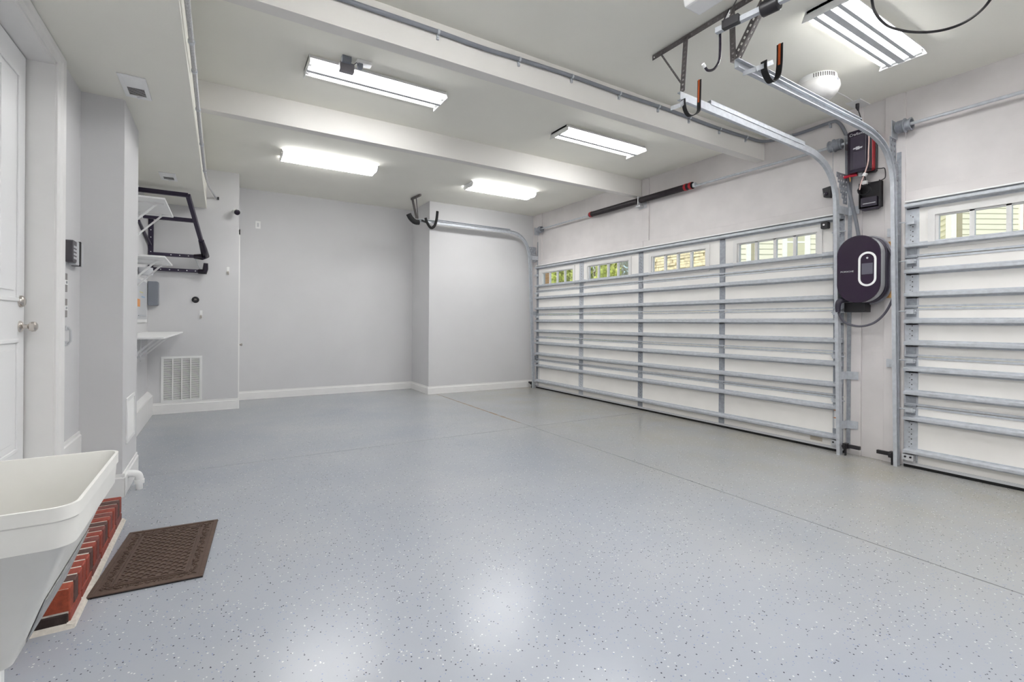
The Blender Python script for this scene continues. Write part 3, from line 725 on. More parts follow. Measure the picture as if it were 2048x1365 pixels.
MB().tube([(-.64, 1.8, .45), (-.64, 1.8, .28), (-.70, 1.8, .22), (XL+.01, 1.8, .22)], .024, 12).build('drain_pipe', WHITEP, SK, smooth=True)
# grey strip on the outer side wall of the tub (lies on the sloping face)
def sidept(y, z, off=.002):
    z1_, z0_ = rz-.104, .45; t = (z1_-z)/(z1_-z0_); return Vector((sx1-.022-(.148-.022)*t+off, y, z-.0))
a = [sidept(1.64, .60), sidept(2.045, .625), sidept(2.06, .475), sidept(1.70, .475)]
MB().add([p for p in a]+[p+Vector((.003, 0, .001)) for p in a], [(0,1,2,3),(4,5,6,7),(0,1,5,4),(1,2,6,5),(2,3,7,6),(3,0,4,7)]).build('side_strip', SINKG, SK)

# ================================================================== LEFT WALL FITTINGS
def vent(y0, y1, label):
    x0, x1 = -.60, -.447; z = ZSOF
    T = thing('ceiling_vent', ((x0+x1)/2, (y0+y1)/2, z-.012), label, 'vent', 'white soffit vents')
    MB().box((x0, y0+.04, z-.008), (x0+.028, y1-.04, z-.0005)).box((x1-.028, y0+.04, z-.008), (x1, y1-.04, z-.0005)).box((x0, y0, z-.008), (x1, y0+.04, z-.0005)).box((x0, y1-.04, z-.008), (x1, y1, z-.0005)).build('frame', WHITEP, T, bevel=.002)
    box((x0+.02, y0+.03, z-.003), (x1-.02, y1-.03, z-.001)).build('backing', SLOT, T)
    n = 14; d = (y1-y0-.08)/n
    for k in range(n):
        yy = y0+.04+d*(k+.5); t = .010 if k < n/2 else -.010
        MB().add([(x0+.028, yy-.010, z-.003-max(0, -t)*.5), (x1-.028, yy-.010, z-.003-max(0, -t)*.5), (x1-.028, yy+.008, z-.003-max(0, t)*.5), (x0+.028, yy+.008, z-.003-max(0, t)*.5)], [(0, 1, 2, 3)]).build('louver', WHITEP, T, solid=.001)
    MB().box(((x0+x1)/2-.006, y1-.05, z-.022), ((x0+x1)/2+.006, y1-.03, z-.008)).build('damper_lever', WHITEP, T)
vent(4.035, 4.412, 'larger-looking white vent in the soffit near the entry door'); vent(6.48, 6.808, 'farther white vent in the soffit above the shelves')
fx = thing('flexible_conduit', (-.165, 5.5, 2.95), 'braided grey flexible conduit clipped along the soffit edge', 'conduit')
pf = [(-.17, 0.2, 2.99), (-.165, 2.2, 2.985), (-.165, 3.04, 2.998), (-.165, 3.485, 3.00), (-.168, 3.93, 3.02), (-.168, 4.53, 2.985), (-.168, 5.34, 2.965), (-.168, 6.3, 2.97), (-.15, 7.3, 3.05), (-.11, 8.0, 3.12), (-.08, 8.215, 3.10)]
MB().tube(smoothpath(pf, 6), .014, 10).build('hose', FLEX, fx, smooth=True)
for i in (3, 4, 5, 6, 7): MB().lathe([(.019, -.012), (.019, .012)], pf[i], (0, 1, .05), 12).build('clip', GALV, fx)
MB().box((-.06, 8.20, 3.08), (-.04, YBOX, 3.12)).build('end_plug', BLACK, fx)

def shelf(y0, y1, z, xr, label, brk):
    T = thing('wall_shelf', (XL, (y0+y1)/2, z), label, 'shelf', 'white wall shelves')
    MB().box((XL, y0, z), (xr, y1, z+.018)).build('board', WHITEP, T, bevel=.002)
    for yy in brk:
        MB().bar((XL+.012, yy, z-.30), (xr-.09, yy, z-.012), .022, .016).build('brace', WHITEP, T)
        MB().box((XL, yy-.012, z-.34), (XL+.012, yy+.012, z)).box((XL, yy-.011, z-.014), (xr-.03, yy+.011, z)).build('bracket', WHITEP, T)
shelf(6.02, 7.03, 2.545, -.50, 'top white shelf under the soffit beside the dark rack', (6.25, 6.86))
shelf(6.06, 6.95, 1.955, -.50, 'middle white shelf above the electrical panel', (6.3, 6.78))
shelf(5.47, 8.10, 1.135, -.457, 'lowest white shelf, the longest of the three', (5.75, 6.6, 7.5))

RK = thing('folding_rack', (-.6, 7.8, 2.0), 'dark purple-black steel tube rack with padded corners under the soffit', 'rack')
tp = P(376, 391, 'z', 2.86); bt = P(411, 512, 'y', 8.10); md_ = P(389, 440, 'y', 7.62); c1 = P(410, 541, 'y', 8.12)
MB().bar((XL, tp.y, tp.z), tp, .04, .05).build('top_bar', DARKP, RK)
MB().bar(tp, bt, .045, .05).build('side_rail', DARKP, RK)
tmid = tp.lerp(bt, .39); MB().bar((XL+.02, tmid.y, tmid.z), tmid, .04, .05).build('middle_bar', DARKP, RK)
MB().bar((XL+.02, bt.y, bt.z-.02), (bt.x, bt.y, bt.z-.02), .04, .045).build('lower_bar', DARKP, RK)
MB().bar((XL, 8.17, 2.015), (c1.x, 8.17, 2.015), .04, .045).build('base_bar', DARKP, RK)
MB().box((XL+.005, 8.17, 2.04), (XL+.06, 8.21, 2.72)).build('upright', DARKP, RK)
MB().bar((XL+.01, 7.2, 2.50), (XL+.03, 8.15, 2.34), .03, .025).build('strut', DARKP, RK)
hl = MB()
for q in range(5): hl.tube([(-.72+.1*q, 8.142, 2.015), (-.72+.1*q, 8.149, 2.015)], .007, 8)
for q in range(4): hl.tube([(-.60+.1*q, bt.y-.028, bt.z-.02), (-.60+.1*q, bt.y-.02, bt.z-.02)], .007, 8)
for q in range(4): hl.tube([(XL+.032, 8.162, 2.25+.1*q), (XL+.032, 8.169, 2.25+.1*q)], .007, 8)
hl.build('pin_holes', WHITEP, RK)
rb = MB()
pads = tp.lerp(bt, .72)
MB().tube([pads, tp.lerp(bt, .88), bt+Vector((0, 0, -.0)), bt+Vector((-.04, 0, -.02)), bt+Vector((-.14, 0, -.02))], [.034, .045, .05, .046, .03], 10).build('corner_wrap', BLACKG, RK, smooth=True)
MB().tube([(c1.x+.01, 8.10, 2.13), (c1.x+.005, 8.12, 2.05), (c1.x, 8.15, 2.012), (c1.x-.08, 8.17, 2.012)], [.028, .036, .04, .034], 10).build('corner_wrap', BLACKG, RK, smooth=True)
MB().bar((bt.x-.12, 8.12, bt.z-.05), (c1.x-.06, 8.16, 2.04), .012, .012).build('link', LGREY, RK)

def plain(name, mb, mt, label, cat, group=None, bevel=.003, smooth=False):
    return tag(mb.build(name, mt, None, bevel=bevel, smooth=smooth), label, cat, group)
# grey box and electrical panel in the corner
gx = thing('grey_box', (-.80, YBOX, 1.51), 'small slate-grey plastic box mounted in the corner below the shelves', 'box')
MB().prism([(x, z) for x, z in rrect(-.855, -.745, 1.51, 1.84, .012, 3)], 8.09, 8.205, 'y').build('body', GREYP, gx, bevel=.004)
MB().prism([(x, z) for x, z in rrect(-.85, -.735, 1.515, 1.835, .012, 3)], 8.205, YBOX, 'y').build('mounting_plate', LGREY, gx)
ep = thing('breaker_box', (XL, 7.3, 1.25), 'white electrical panel on the left wall between the shelves', 'electrical panel')
MB().box((XL+.001, 6.75, 1.28), (XL+.02, 7.95, 1.84)).build('cover', WHITEP, ep, bevel=.003)
MB().box((XL+.02, 6.85, 1.32), (XL+.028, 7.85, 1.80)).build('panel_door', LGREY, ep, bevel=.002)
for nm, y0, z0, z1, c in (('orange_sticker', 6.95, 1.47, 1.56, (.75, .30, .08)), ('blue_sticker', 7.35, 1.59, 1.605, (.25, .45, .65)), ('yellow_sticker', 7.2, 1.645, 1.655, (.65, .62, .2))):
    MB().box((XL+.028, y0, z0), (XL+.0295, y0+.28, z1)).build(nm, mat(nm, c, .5), ep)
MB().tube([(XL+.03, 7.1, 1.365), (XL+.045, 7.12, 1.365), (XL+.045, 7.6, 1.365), (XL+.03, 7.62, 1.365)], .006, 8).build('handle', GALV, ep)
plain('vent_pipe', MB().tube([(XL+.07, 7.3, 1.86), (XL+.07, 7.3, 1.95)], .075, 20).tube([(XL+.07, 7.3, 1.90), (XL+.07, 7.3, 1.92)], .08, 20), LGREY, 'short round grey pipe between the middle shelf and electrical panel', 'pipe', bevel=0, smooth=True)

# small fittings on the boxed corner and back wall
YF_ = YBOX
sc = thing('security_camera', (.165, YF_, 2.93), 'white and black security camera high on the boxed corner', 'camera')
MB().lathe([(.03, 0), (.03, .015), (.016, .03), (.016, .07)], (.160, YF_, 2.945), (0, -1, 0), 16).build('mount', WHITEP, sc, smooth=True)
MB().lathe([(.0, -.02), (.030, -.02), (.040, .0), (.040, .05), (.034, .055)], (.165, YF_-.08, 2.925), (.35, -.9, -.35), 20).build('body', WHITEP, sc, smooth=True)
MB().lathe([(.036, .05), (.040, .058), (.040, .075), (.03, .08), (0, .08)], (.165, YF_-.08, 2.925), (.35, -.9, -.35), 20).build('lens_face', BLACKG, sc, smooth=True)
op = thing('outlet_plate', (.516, YB, 2.88), 'small white outlet plate high on the grey back wall', 'outlet')
MB().box((.478, YB-.006, 2.86), (.552, YB, 2.985)).build('plate', WHITEP, op, bevel=.002)
MB().box((.50, YB-.009, 2.89), (.53, YB-.006, 2.955)).build('socket', LGREY, op)
def wallhook(x, z, label):
    T = thing('wall_hook', (x, YF_, z-.05), label, 'hook', 'small hooks on the boxed corner')
    MB().box((x-.017, YF_-.006, z-.06), (x+.017, YF_, z+.06)).build('plate', WHITEP, T, bevel=.002)
    MB().tube([(x, YF_-.006, z-.01), (x, YF_-.03, z-.04), (x, YF_-.045, z-.03)], .008, 8).box((x-.014, YF_-.012, z-.055), (x+.014, YF_-.006, z-.01)).build('hook_arm', CHROME, T)
wallhook(.08, 2.045, 'small white and nickel hook right of the dark rack'); wallhook(-.252, 1.395, 'small nickel hook below the black round outlet')
ro = thing('round_outlet', (-.319, YF_, 1.56), 'black round twist-lock outlet on the boxed corner', 'outlet')
MB().lathe([(.045, 0), (.045, .012), (.036, .02), (.0, .02)], (-.319, YF_, 1.607), (0, -1, 0), 24).build('body', BLACK, ro, smooth=True)
MB().box((-.328, YF_-.024, 1.60), (-.322, YF_-.0195, 1.625)).box((-.312, YF_-.024, 1.60), (-.308, YF_-.0195, 1.62)).build('contacts', CHROME, ro)
def grille(name, label, plane, a0, a1, z0, z1, off, n, bars):
    T = thing(name, (a0 if plane == 'x' else off, off if plane == 'x' else a0, z0), label, 'grille')
    def bx(u0, u1, w0, w1, d0, d1):
        return ((u0, off-d0, w0), (u1, off-d1, w1)) if plane == 'x' else ((off+d0, u0, w0), (off+d1, u1, w1))
    fr = .03
    m_ = MB()
    for q in ((a0, a0+fr, z0+fr, z1-fr), (a1-fr, a1, z0+fr, z1-fr), (a0, a1, z0, z0+fr), (a0, a1, z1-fr, z1)): m_.box(*bx(*q, 0, .010))
    m_.build('frame', WHITEP, T, bevel=.002)
    MB().box(*bx(a0+.02, a1-.02, z0+.02, z1-.02, .0005, .0015)).build('backing', mat('grille_backing', (.10, .105, .095), .8), T)
    st_ = (z1-z0-2*fr)/n; me_ = None
    for k_ in range(n):
        zc_ = z0+fr+st_*(k_+.5); c = (a0+a1)/2; w_ = (a1-a0)/2-.02
        if me_ is None:
            if plane == 'x': q = MB().add([(-w_, -.008, -st_*.34), (w_, -.008, -st_*.34), (w_, -.002, st_*.22), (-w_, -.002, st_*.22)], [(0, 1, 2, 3)])
            else: q = MB().add([(.008, -w_, -st_*.42), (.008, w_, -st_*.42), (.002, w_, st_*.30), (.002, -w_, st_*.30)], [(0, 1, 2, 3)])
            me_ = meshof(q, 'louver', WHITEP)
        inst(me_, 'louver', (c, off, zc_) if plane == 'x' else (off, c, zc_), T)
    for k_ in range(1, bars):
        u = a0+fr+(a1-a0-2*fr)*k_/bars; MB().box(*bx(u-.007, u+.007, z0+fr, z1-fr, .001, .012)).build('divider', WHITEP, T)
grille('return_air_grille', 'large white return-air grille low on the boxed corner', 'x', -.715, -.235, .157, .80, YF_, 38, 4)
grille('side_grille', 'narrow white grille low on the side of the wall pilaster', 'y', 4.65, 5.04, .36, .71, -.62, 22, 1)
pe = thing('pvc_elbow', (-.57, 4.62, 0), 'white PVC pipe elbow at the foot of the wall pilaster', 'pipe')
MB().tube(smoothpath([(-.615, 4.66, .125), (-.585, 4.66, .127), (-.548, 4.66, .115), (-.535, 4.66, .085), (-.535, 4.66, .045)], 4), .027, 14).build('elbow', WHITEP, pe, smooth=True)
MB().tube([(-.535, 4.66, .075), (-.535, 4.66, .045)], .033, 14).build('collar', WHITEP, pe, smooth=True)
MB().tube([(-.535, 4.66, .05), (-.535, 4.66, 0)], .022, 14).build('stub', WHITEP, pe, smooth=True)

# keypad, switches and handle beside the entry casing
kp = thing('door_keypad', (XL, 4.25, 1.68), 'charcoal keypad with a strapped grey cover beside the entry door', 'keypad')
MB().prism([(y, z) for y, z in rrect(4.10, 4.20, 1.685, 1.825, .012, 3)], XL, XL+.045, 'x').build('keypad_body', mat('charcoal', (.07, .065, .075), .5), kp, bevel=.003)
bt_ = MB()
for r_ in range(4):
    for c_ in range(3): bt_.box((XL+.045, 4.118+.024*c_, 1.705+.024*r_), (XL+.048, 4.134+.024*c_, 1.719+.024*r_))
bt_.build('buttons', LGREY, kp)
MB().prism([(y, z) for y, z in rrect(4.205, 4.40, 1.675, 1.835, .014, 3)], XL, XL+.040, 'x').build('remote_cover', LGREY, kp, bevel=.004)
MB().box((XL, 4.29, 1.672), (XL+.046, 4.315, 1.838)).build('strap', BLACK, kp)
def switch(y, z, label):
    T = thing('wall_switch', (XL, y, z-.06), label, 'switch', 'grey switch plates beside the entry door')
    MB().box((XL, y-.05, z-.06), (XL+.007, y+.05, z+.06)).build('plate', mat('taupe', (.25, .23, .225), .5), T, bevel=.002)
    MB().box((XL+.007, y-.045, z-.015), (XL+.011, y+.045, z+.015)).build('label_strip', WHITEP, T)
    MB().box((XL+.010, y-.006, z-.008), (XL+.018, y+.006, z+.008)).build('toggle', LGREY, T)
switch(4.115, 1.55, 'upper grey switch plate below the keypad'); switch(4.115, 1.385, 'lower grey switch plate above the small handle')
ph = thing('pull_handle', (XL, 4.115, 1.14), 'small grey pull handle below the switch plates', 'handle')
MB().box((XL, 4.09, 1.24), (XL+.02, 4.14, 1.27)).box((XL, 4.09, 1.14), (XL+.02, 4.14, 1.17)).build('mounts', LGREY, ph, bevel=.004)
MB().tube([(XL+.022, 4.115, 1.15), (XL+.034, 4.115, 1.17), (XL+.034, 4.115, 1.24), (XL+.022, 4.115, 1.26)], .007, 8).build('grip', LGREY, ph, smooth=True)

# ================================================================== TRACK HANGER, HOOKS, HOIST
def angle(mb, a, b, u1, u2, w=.042):
    mb.perf(a, b, u1, w); mb.perf(a, b, u2, w); return mb
HG = thing('track_hanger', (3.0, 2.1, 3.0), 'perforated dark steel angle hanger carrying two track ends from the ceiling', 'hanger')
xh = 3.0
angle(MB(), (xh, 2.745, ZC-.004), (xh, 1.0, ZC-.004), (0, 0, -1), (1, 0, 0)).build('ceiling_angle', ANGLE, HG, solid=.003)
angle(MB(), (2.985, 2.425, ZC-.02), (2.925, 2.405, 3.044), (1, 0, .1), (0, -1, 0)).build('drop_angle', ANGLE, HG, solid=.003)
angle(MB(), (2.985, 2.045, ZC-.02), (2.915, 1.985, 3.075), (1, 0, .1), (0, -1, 0)).build('drop_angle', ANGLE, HG, solid=.003)
angle(MB(), (2.985, 2.66, ZC-.03), (2.94, 2.42, 3.13), (0, -.6, -.75), (1, 0, 0), .032).build('brace', ANGLE, HG, solid=.003)
angle(MB(), (2.99, 1.74, ZC-.03), (2.93, 1.95, 3.08), (1, 0, .2), (0, .7, .6)).build('brace', ANGLE, HG, solid=.003)
def strap(mb, pts, w, t, yc):
    """flat strap of width w (along y) following XZ points"""
    pts = [Vector((p[0], 0, p[1])) for p in pts]; pts = smoothpath(pts, 5); n = len(pts); vs = []
    for i, p in enumerate(pts):
        d = (pts[min(i+1, n-1)]-pts[max(i-1, 0)]).normalized(); nn = Vector((d.z, 0, -d.x))
        for a, b in ((-1, -1), (1, -1), (1, 1), (-1, 1)): vs.append(Vector((p.x, yc+a*w/2, p.z))+nn*b*t/2)
    fs = [(0, 1, 2, 3), tuple(range(4*n-1, 4*n-5, -1))]
    for i in range(n-1):
        for j in range(4): fs.append((i*4+j, i*4+(j+1) % 4, (i+1)*4+(j+1) % 4, (i+1)*4+j))
    return mb.add(vs, fs)
def jhook(pts, y, label, br, w=.042):
    q = [P(px, py, 'y', y) for px, py in pts]; xz = [(p.x, p.z) for p in q]
    T = thing('storage_hook', (xz[0][0], y, xz[2][1]), label, 'hook', 'rubber-lined storage hooks on the tracks')
    strap(MB(), xz, w, .006, y).build('strap', RUBBER, T, smooth=False)
    up = smoothpath([Vector((x, 0, z)) for x, z in xz[-2:]], 6)
    strap(MB(), [(p.x-.006, p.z) for p in up], w*.36, .004, y).build('orange_lining', ORANGE, T)
    b = [P(px, py, 'y', y) for px, py in br]
    MB().bar(b[0], b[1], .004, .03).bar((b[0].x, y, b[0].z), (b[0].x, y+.09, b[0].z+.01), .004, .03, (0, 0, 1)).build('bracket', GALV, T)
    return T
jhook([(1528, 122), (1529, 143), (1541, 164), (1554, 156), (1559, 130), (1560, 88)], 1.84, 'black storage hook with orange lining on the nearer track end', [(1512, 138), (1546, 124)])
jhook([(1367, 198), (1370, 220), (1380, 232), (1396, 224), (1398, 205), (1399, 160)], 2.29, 'black storage hook with orange lining under the track beside the conduit', [(1362, 210), (1375, 196)], .03)
HC = thing('storage_hook', (3.1, 7.9, 3.0), 'black storage hook on the far track by the back wall', 'hook', 'rubber-lined storage hooks on the tracks')
MB().tube(smoothpath([P(x, y, 'y', 7.9) for x, y in [(851, 436), (855, 447), (862, 456), (869, 452), (873, 440), (875, 423)]], 4), .024, 8).build('arm', RUBBER, HC, smooth=True)
MB().bar(P(855, 446, 'y', 7.9), P(843, 441, 'y', 7.93), .02, .03).build('bracket', BLACK, HC)
HD = thing('padded_hook', (2.8, 7.9, 3.0), 'thick black padded arm at the end of the far track', 'hook')
MB().tube(smoothpath([P(x, y, 'y', 7.9) for x, y in [(817, 428), (822, 437), (830, 444), (838, 445)]], 4), [.045]*13, 10).build('pad', RUBBER, HD, smooth=True)
HE = thing('track_hanger', (2.85, 8.0, 3.1), 'small dark angle hanger holding the far track at the ceiling', 'hanger')
MB().bar((2.865, 8.16, ZC-.02), (2.90, 7.80, ZC-.02), .03, .035).build('ceiling_angle', ANGLE, HE)
MB().bar((2.89, 7.99, ZC-.03), (2.93, 7.99, 3.12), .03, .006).build('drop_angle', ANGLE, HE)
MB().bar((2.87, 8.12, ZC-.03), (2.90, 7.99, 3.12), .045, .006).build('brace', ANGLE, HE)

HO = thing('hoist_bar', (2.67, 1.7, 3.0), 'silver lifting bar with black roller and long hook near the ceiling', 'hoist')
hb0, hb1 = P(1432, 63, 'z', 3.15), P(1600, -18, 'z', 3.15)
MB().bar(hb0, hb1, .034, .034).build('bar', GALV, HO, bevel=.003)
rc = P(1541, 12, 'z', 3.15); rd = (hb1-hb0).normalized()
MB().lathe([(.0, -.05), (.036, -.05), (.042, -.044), (.042, .044), (.036, .05), (.0, .05)], rc, rd, 20).build('roller', BLACK, HO, smooth=True)
bb = P(1446, 52, 'z', 3.15); bt2 = P(1459, 26, 'z', 3.22)
MB().bar(bb+Vector((0, 0, .01)), bt2+Vector((0, 0, .01)), .05, .008).bar(bb+rd*.0, bb+rd*.10, .036, .05).build('bracket', BLACK, HO)
MB().tube([bt2, P(1472, 2, 'z', 3.40), P(1480, -12, 'z', ZC)], .004, 6).build('suspension_rope', BLACK, HO)
MB().tube(smoothpath([P(x, y, 'y', hb0.y) for x, y in [(1440, 66), (1440, 100), (1438, 122), (1428, 138), (1416, 141), (1409, 133)]], 5), .008, 10).build('hook', BLACKG, HO, smooth=True)
MB().tube([P(1410, 134, 'y', hb0.y), P(1406, 128, 'y', hb0.y)], .010, 10).build('hook_tip', WHITEP, HO)
wbx = thing('opener_lens', (2.48, 1.78, 3.22), 'white translucent box hanging at the very top of the photo', 'light box')
MB().add([(2.40, 1.50, 3.24), (2.545, 1.50, 3.24), (2.545, 1.95, 3.24), (2.40, 1.95, 3.24), (2.37, 1.47, ZC-.001), (2.575, 1.47, ZC-.001), (2.575, 1.98, ZC-.001), (2.37, 1.98, ZC-.001)], [(0, 1, 2, 3), (4, 5, 6, 7), (0, 1, 5, 4), (1, 2, 6, 5), (2, 3, 7, 6), (3, 0, 4, 7)]).build('lens', WHITEP, wbx, bevel=.012)
MB().box((2.36, 1.46, ZC-.012), (2.585, 1.99, ZC-.0005)).build('base', LGREY, wbx)
lc = thing('hanging_cable', (3.8, 1.2, 3.3), 'black cable drooping in a loop below the four-tube light', 'cable')
MB().tube(smoothpath([P(1741, -60, 'z', 3.47)]+[P(x, y, 'z', 3.33) for x, y in [(1744, 0), (1752, 28), (1776, 52), (1815, 63), (1860, 64), (1905, 55), (1945, 35), (1980, 0)]]+[P(2010, -60, 'z', 3.47)], 6), .0085, 8).build('cord', BLACK, lc, smooth=True)

# ceiling dome, ceiling outlet, light sensor
dm = thing('ceiling_dome', (4.55, 2.23, 3.3), 'white rounded ceiling unit with side slots behind the roller track', 'ceiling unit')
dc = Vector((4.53, 2.225, ZC))
MB().lathe([(0, -.001), (.145, -.001), (.15, -.03), (.15, -.055), (.0, -.055)], dc, (0, 0, 1), 28).build('base_ring', WHITEP, dm, smooth=True)
MB().lathe([(.10, -.05), (.165, -.06), (.172, -.10), (.155, -.14), (.12, -.18), (.06, -.20), (0, -.202)], dc, (0, 0, 1), 28).build('dome', mat('dome_white', (.70, .69, .67), .4), dm, smooth=True)
sl_ = MB()
for k in range(11):
    a = math.radians(195+k*6.5); d = Vector((math.cos(a), math.sin(a), 0)); sl_.bar(dc+d*.1505+Vector((0, 0, -.012)), dc+d*.1505+Vector((0, 0, -.046)), .006, .004, d)
sl_.build('vent_slots', SLOT, dm)
MB().box((dc.x-.02, dc.y-.171, dc.z-.085), (dc.x+.0, dc.y-.163, dc.z-.07)).build('indicator', GREYP, dm)
co = thing('ceiling_outlet', (5.37, 2.26, ZC-.02), 'white ceiling outlet plate with a black plug and cord', 'outlet')
MB().box((5.27, 2.20, ZC-.008), (5.48, 2.33, ZC-.0005)).build('plate', WHITEP, co, bevel=.002)
MB().tube([(5.36, 2.262, ZC-.008), (5.36, 2.262, ZC-.045), (5.37, 2.258, ZC-.075)], [.016, .016, .007], 10).build('plug', BLACK, co, smooth=True)
MB().tube(smoothpath([(5.37, 2.258, ZC-.07), (5.40, 2.25, ZC-.14), (5.43, 2.245, ZC-.22), (5.44, 2.24, 3.235)], 5), .005, 8).build('cord', BLACK, co, smooth=True)
wc = tag(MB().tube(smoothpath([(4.68, 2.21, ZC-.006), (4.9, 2.25, ZC-.005), (5.1, 2.25, ZC-.006), (5.26, 2.26, ZC-.006)], 5), .004, 8).build('thin_cord', WHITEP, None, smooth=True), 'thin white cord on the ceiling from the dome to the outlet', 'cord')
ms = thing('motion_sensor', (.88, 4.17, 3.40), 'grey plug-in sensor clipped to the nearest open ceiling light', 'sensor')
MB().prism([(x, y) for x, y in rrect(.825, .945, 4.12, 4.19, .012, 3)], ZC-.105, ZC-.035, 'z').build('body', mat('smoke_grey', (.22, .21, .23), .4), ms, bevel=.006)
MB().box((.835, 4.08, ZC-.05), (.91, 4.125, ZC-.001)).build('mount', GREYP, ms, bevel=.004)
sk_ = thing('ceiling_socket', (1.03, 4.10, ZC-.04), 'white ceiling socket with a dark plug beside the sensor', 'outlet')
MB().box((.955, 4.075, ZC-.03), (1.075, 4.145, ZC-.0005)).build('plate', WHITEP, sk_, bevel=.003)
MB().box((.965, 4.085, ZC-.065), (1.005, 4.135, ZC-.03)).build('plug', GREYP, sk_, bevel=.003)
MB().tube(smoothpath([(.967, 4.10, ZC-.05), (.952, 4.08, ZC-.04), (.935, 4.10, ZC-.05)], 4), .003, 6).build('cord', BLACK, sk_)

# grey conduit along the nearest beam, the door wall and down to the charger
cn = thing('electrical_conduit', (3.0, 3.26, 3.3), 'grey conduit strapped along the nearest beam and bent down to the charger', 'conduit')
ctop = [(0.2, 3.43), (.68, 3.428), (1.34, 3.430), (1.7, 3.425), (2.04, 3.436), (2.58, 3.447), (3.14, 3.443), (3.66, 3.448), (4.12, 3.443), (4.62, 3.436), (5.10, 3.446), (5.33, 3.452)]
path = [(x, 3.262, z) for x, z in ctop]+[(5.42, 3.22, 3.452), (5.462, 3.10, 3.448), (5.462, 2.85, 3.435), (5.458, 2.56, 3.443), (5.445, 2.48, 3.42), (5.448, 2.425, 3.33), (5.449, 2.392, 3.20), (5.449, 2.390, 2.95), (5.449, 2.380, 2.75), (5.45, 2.345, 2.56), (5.45, 2.305, 2.36), (5.45, 2.275, 2.165)]
MB().tube(smoothpath(path, 6), .0165, 12).build('pipe', CONDUIT, cn, smooth=True)
for x, z in ((1.34, 3.430), (2.04, 3.436), (2.58, 3.447), (3.14, 3.443), (3.66, 3.448), (4.12, 3.443), (4.62, 3.436), (5.10, 3.446)):
    MB().lathe([(.0195, -.008), (.0195, .008)], (x, 3.262, z), (1, 0, .0), 12).box((x-.009, 3.266, z-.05), (x+.009, 3.2828, z-.012)).lathe([(.007, 0), (.007, .006)], (x, 3.267, z-.036), (0, -1, 0), 8).build('strap', GALV, cn)
for y, z in ((2.95, 3.440), (2.56, 3.443)):
    MB().lathe([(.0195, -.008), (.0195, .008)], (5.462, y, z), (0, 1, 0), 12).box((5.466, y-.009, z-.05), (5.4895, y+.009, z-.012)).build('strap', GALV, cn)

# ================================================================== DOOR OPENER, ITS CONTROL BOX, CHARGER
OPN = thing('wall_opener', (5.39, 2.235, 2.81), 'black and red wall-mounted garage door opener', 'door opener')
oy0, oy1, oz0, oz1, ox0, ox1 = 2.14, 2.325, 2.81, 3.225, 5.305, 5.46
MB().prism([(y, z) for y, z in rrect(oy0, oy1, oz0, oz1, .02, 4)], ox0, ox1-.08, 'x').build('front_housing', BLACKG, OPN, bevel=.006)
MB().prism([(y, z) for y, z in rrect(oy0-.004, oy1, oz0+.015, oz1-.012, .02, 4)], ox1-.08, ox1-.025, 'x').build('red_band', RED, OPN, bevel=.004)
MB().prism([(y, z) for y, z in rrect(oy0-.012, oy1, oz0+.005, oz1-.005, .02, 4)], ox1-.025, ox1+.012, 'x').build('rear_housing', BLACK, OPN, bevel=.004)
MB().box((ox0-.002, oy0+.022, oz0+.03), (ox0+.004, oy1-.028, oz1-.06)).build('front_panel', mat('panel_plum', (.035, .028, .045), .3), OPN, bevel=.003)
MB().box((ox0-.0035, oy0+.032, oz0+.035), (ox0+.0, oy1-.055, oz0+.20)).build('battery_cover', mat('cover_plum', (.055, .045, .068), .35), OPN, bevel=.002)
text('lettering', 'Craftsman', .037, (ox0-.0008, (oy0+oy1)/2, oz1-.040), OPN, LGREY, FACE_MX, .3)
by, bz, bxx = (oy0+oy1)/2+.0, oz0+.235, ox0-.002
MB().prism([(by+.042, bz-.005), (by+.036, bz+.008), (by+.016, bz+.008), (by+.016, bz+.015), (by-.016, bz+.015), (by-.014, bz+.006), (by-.042, bz+.006), (by-.036, bz-.008), (by-.016, bz-.008), (by-.016, bz-.015), (by+.016, bz-.015), (by+.014, bz-.005)], bxx-.001, bxx, 'x').build('emblem', LGREY, OPN)
MB().box((5.37, oy1, 3.13), (5.45, oy1+.012, 3.2)).tube([(SX, oy1, SZ-.01), (SX, oy1+.02, SZ-.01)], .028, 14).build('shaft_collar', GALV, OPN)
MB().box((5.36, 2.22, oz0-.03), (5.40, 2.25, oz0+.0)).build('cable_port', LGREY, OPN)
MB().tube(smoothpath([P(x, y, 'x', 5.285) for x, y in [(1733, 258)]]+[P(x, y, 'x', 5.285) for x, y in [(1738, 272), (1737, 300), (1736, 325), (1729, 348), (1722, 366), (1719, 380)]], 5), .006, 8).build('release_cord', ROPE, OPN, smooth=True)
MB().bar(P(1732, 346, 'x', 5.284), P(1728, 352, 'x', 5.284), .022, .03).build('cord_tag', WHITEP, OPN)
hc = P(1700, 354, 'x', 5.36)
rh = MB().tube([hc+Vector((0, .062, 0)), hc+Vector((0, .05, .006)), hc+Vector((0, 0, .009)), hc+Vector((0, -.05, .006)), hc+Vector((0, -.062, 0))], [.010, .014, .015, .014, .010], 10).build('release_handle', REDH, OPN, smooth=True)
MB().tube([hc, hc+Vector((0, -.002, -.05))], [.009, .004], 8).build('toggle', WOOD, rh)
cb = thing('control_box', (5.46, 2.18, 2.45), 'open black battery box with coiled cord below the opener', 'control box')
cy0, cy1, cz0, cz1, cxf = 2.085, 2.262, 2.465, 2.715, 5.40
MB().box((5.455, cy0, cz0), (5.474, cy1, cz1)).build('back_plate', BLACK, cb)
MB().box((cxf, cy0, cz0), (5.46, cy0+.008, cz1)).box((cxf, cy1-.008, cz0), (5.46, cy1, cz1)).build('side_walls', BLACK, cb)
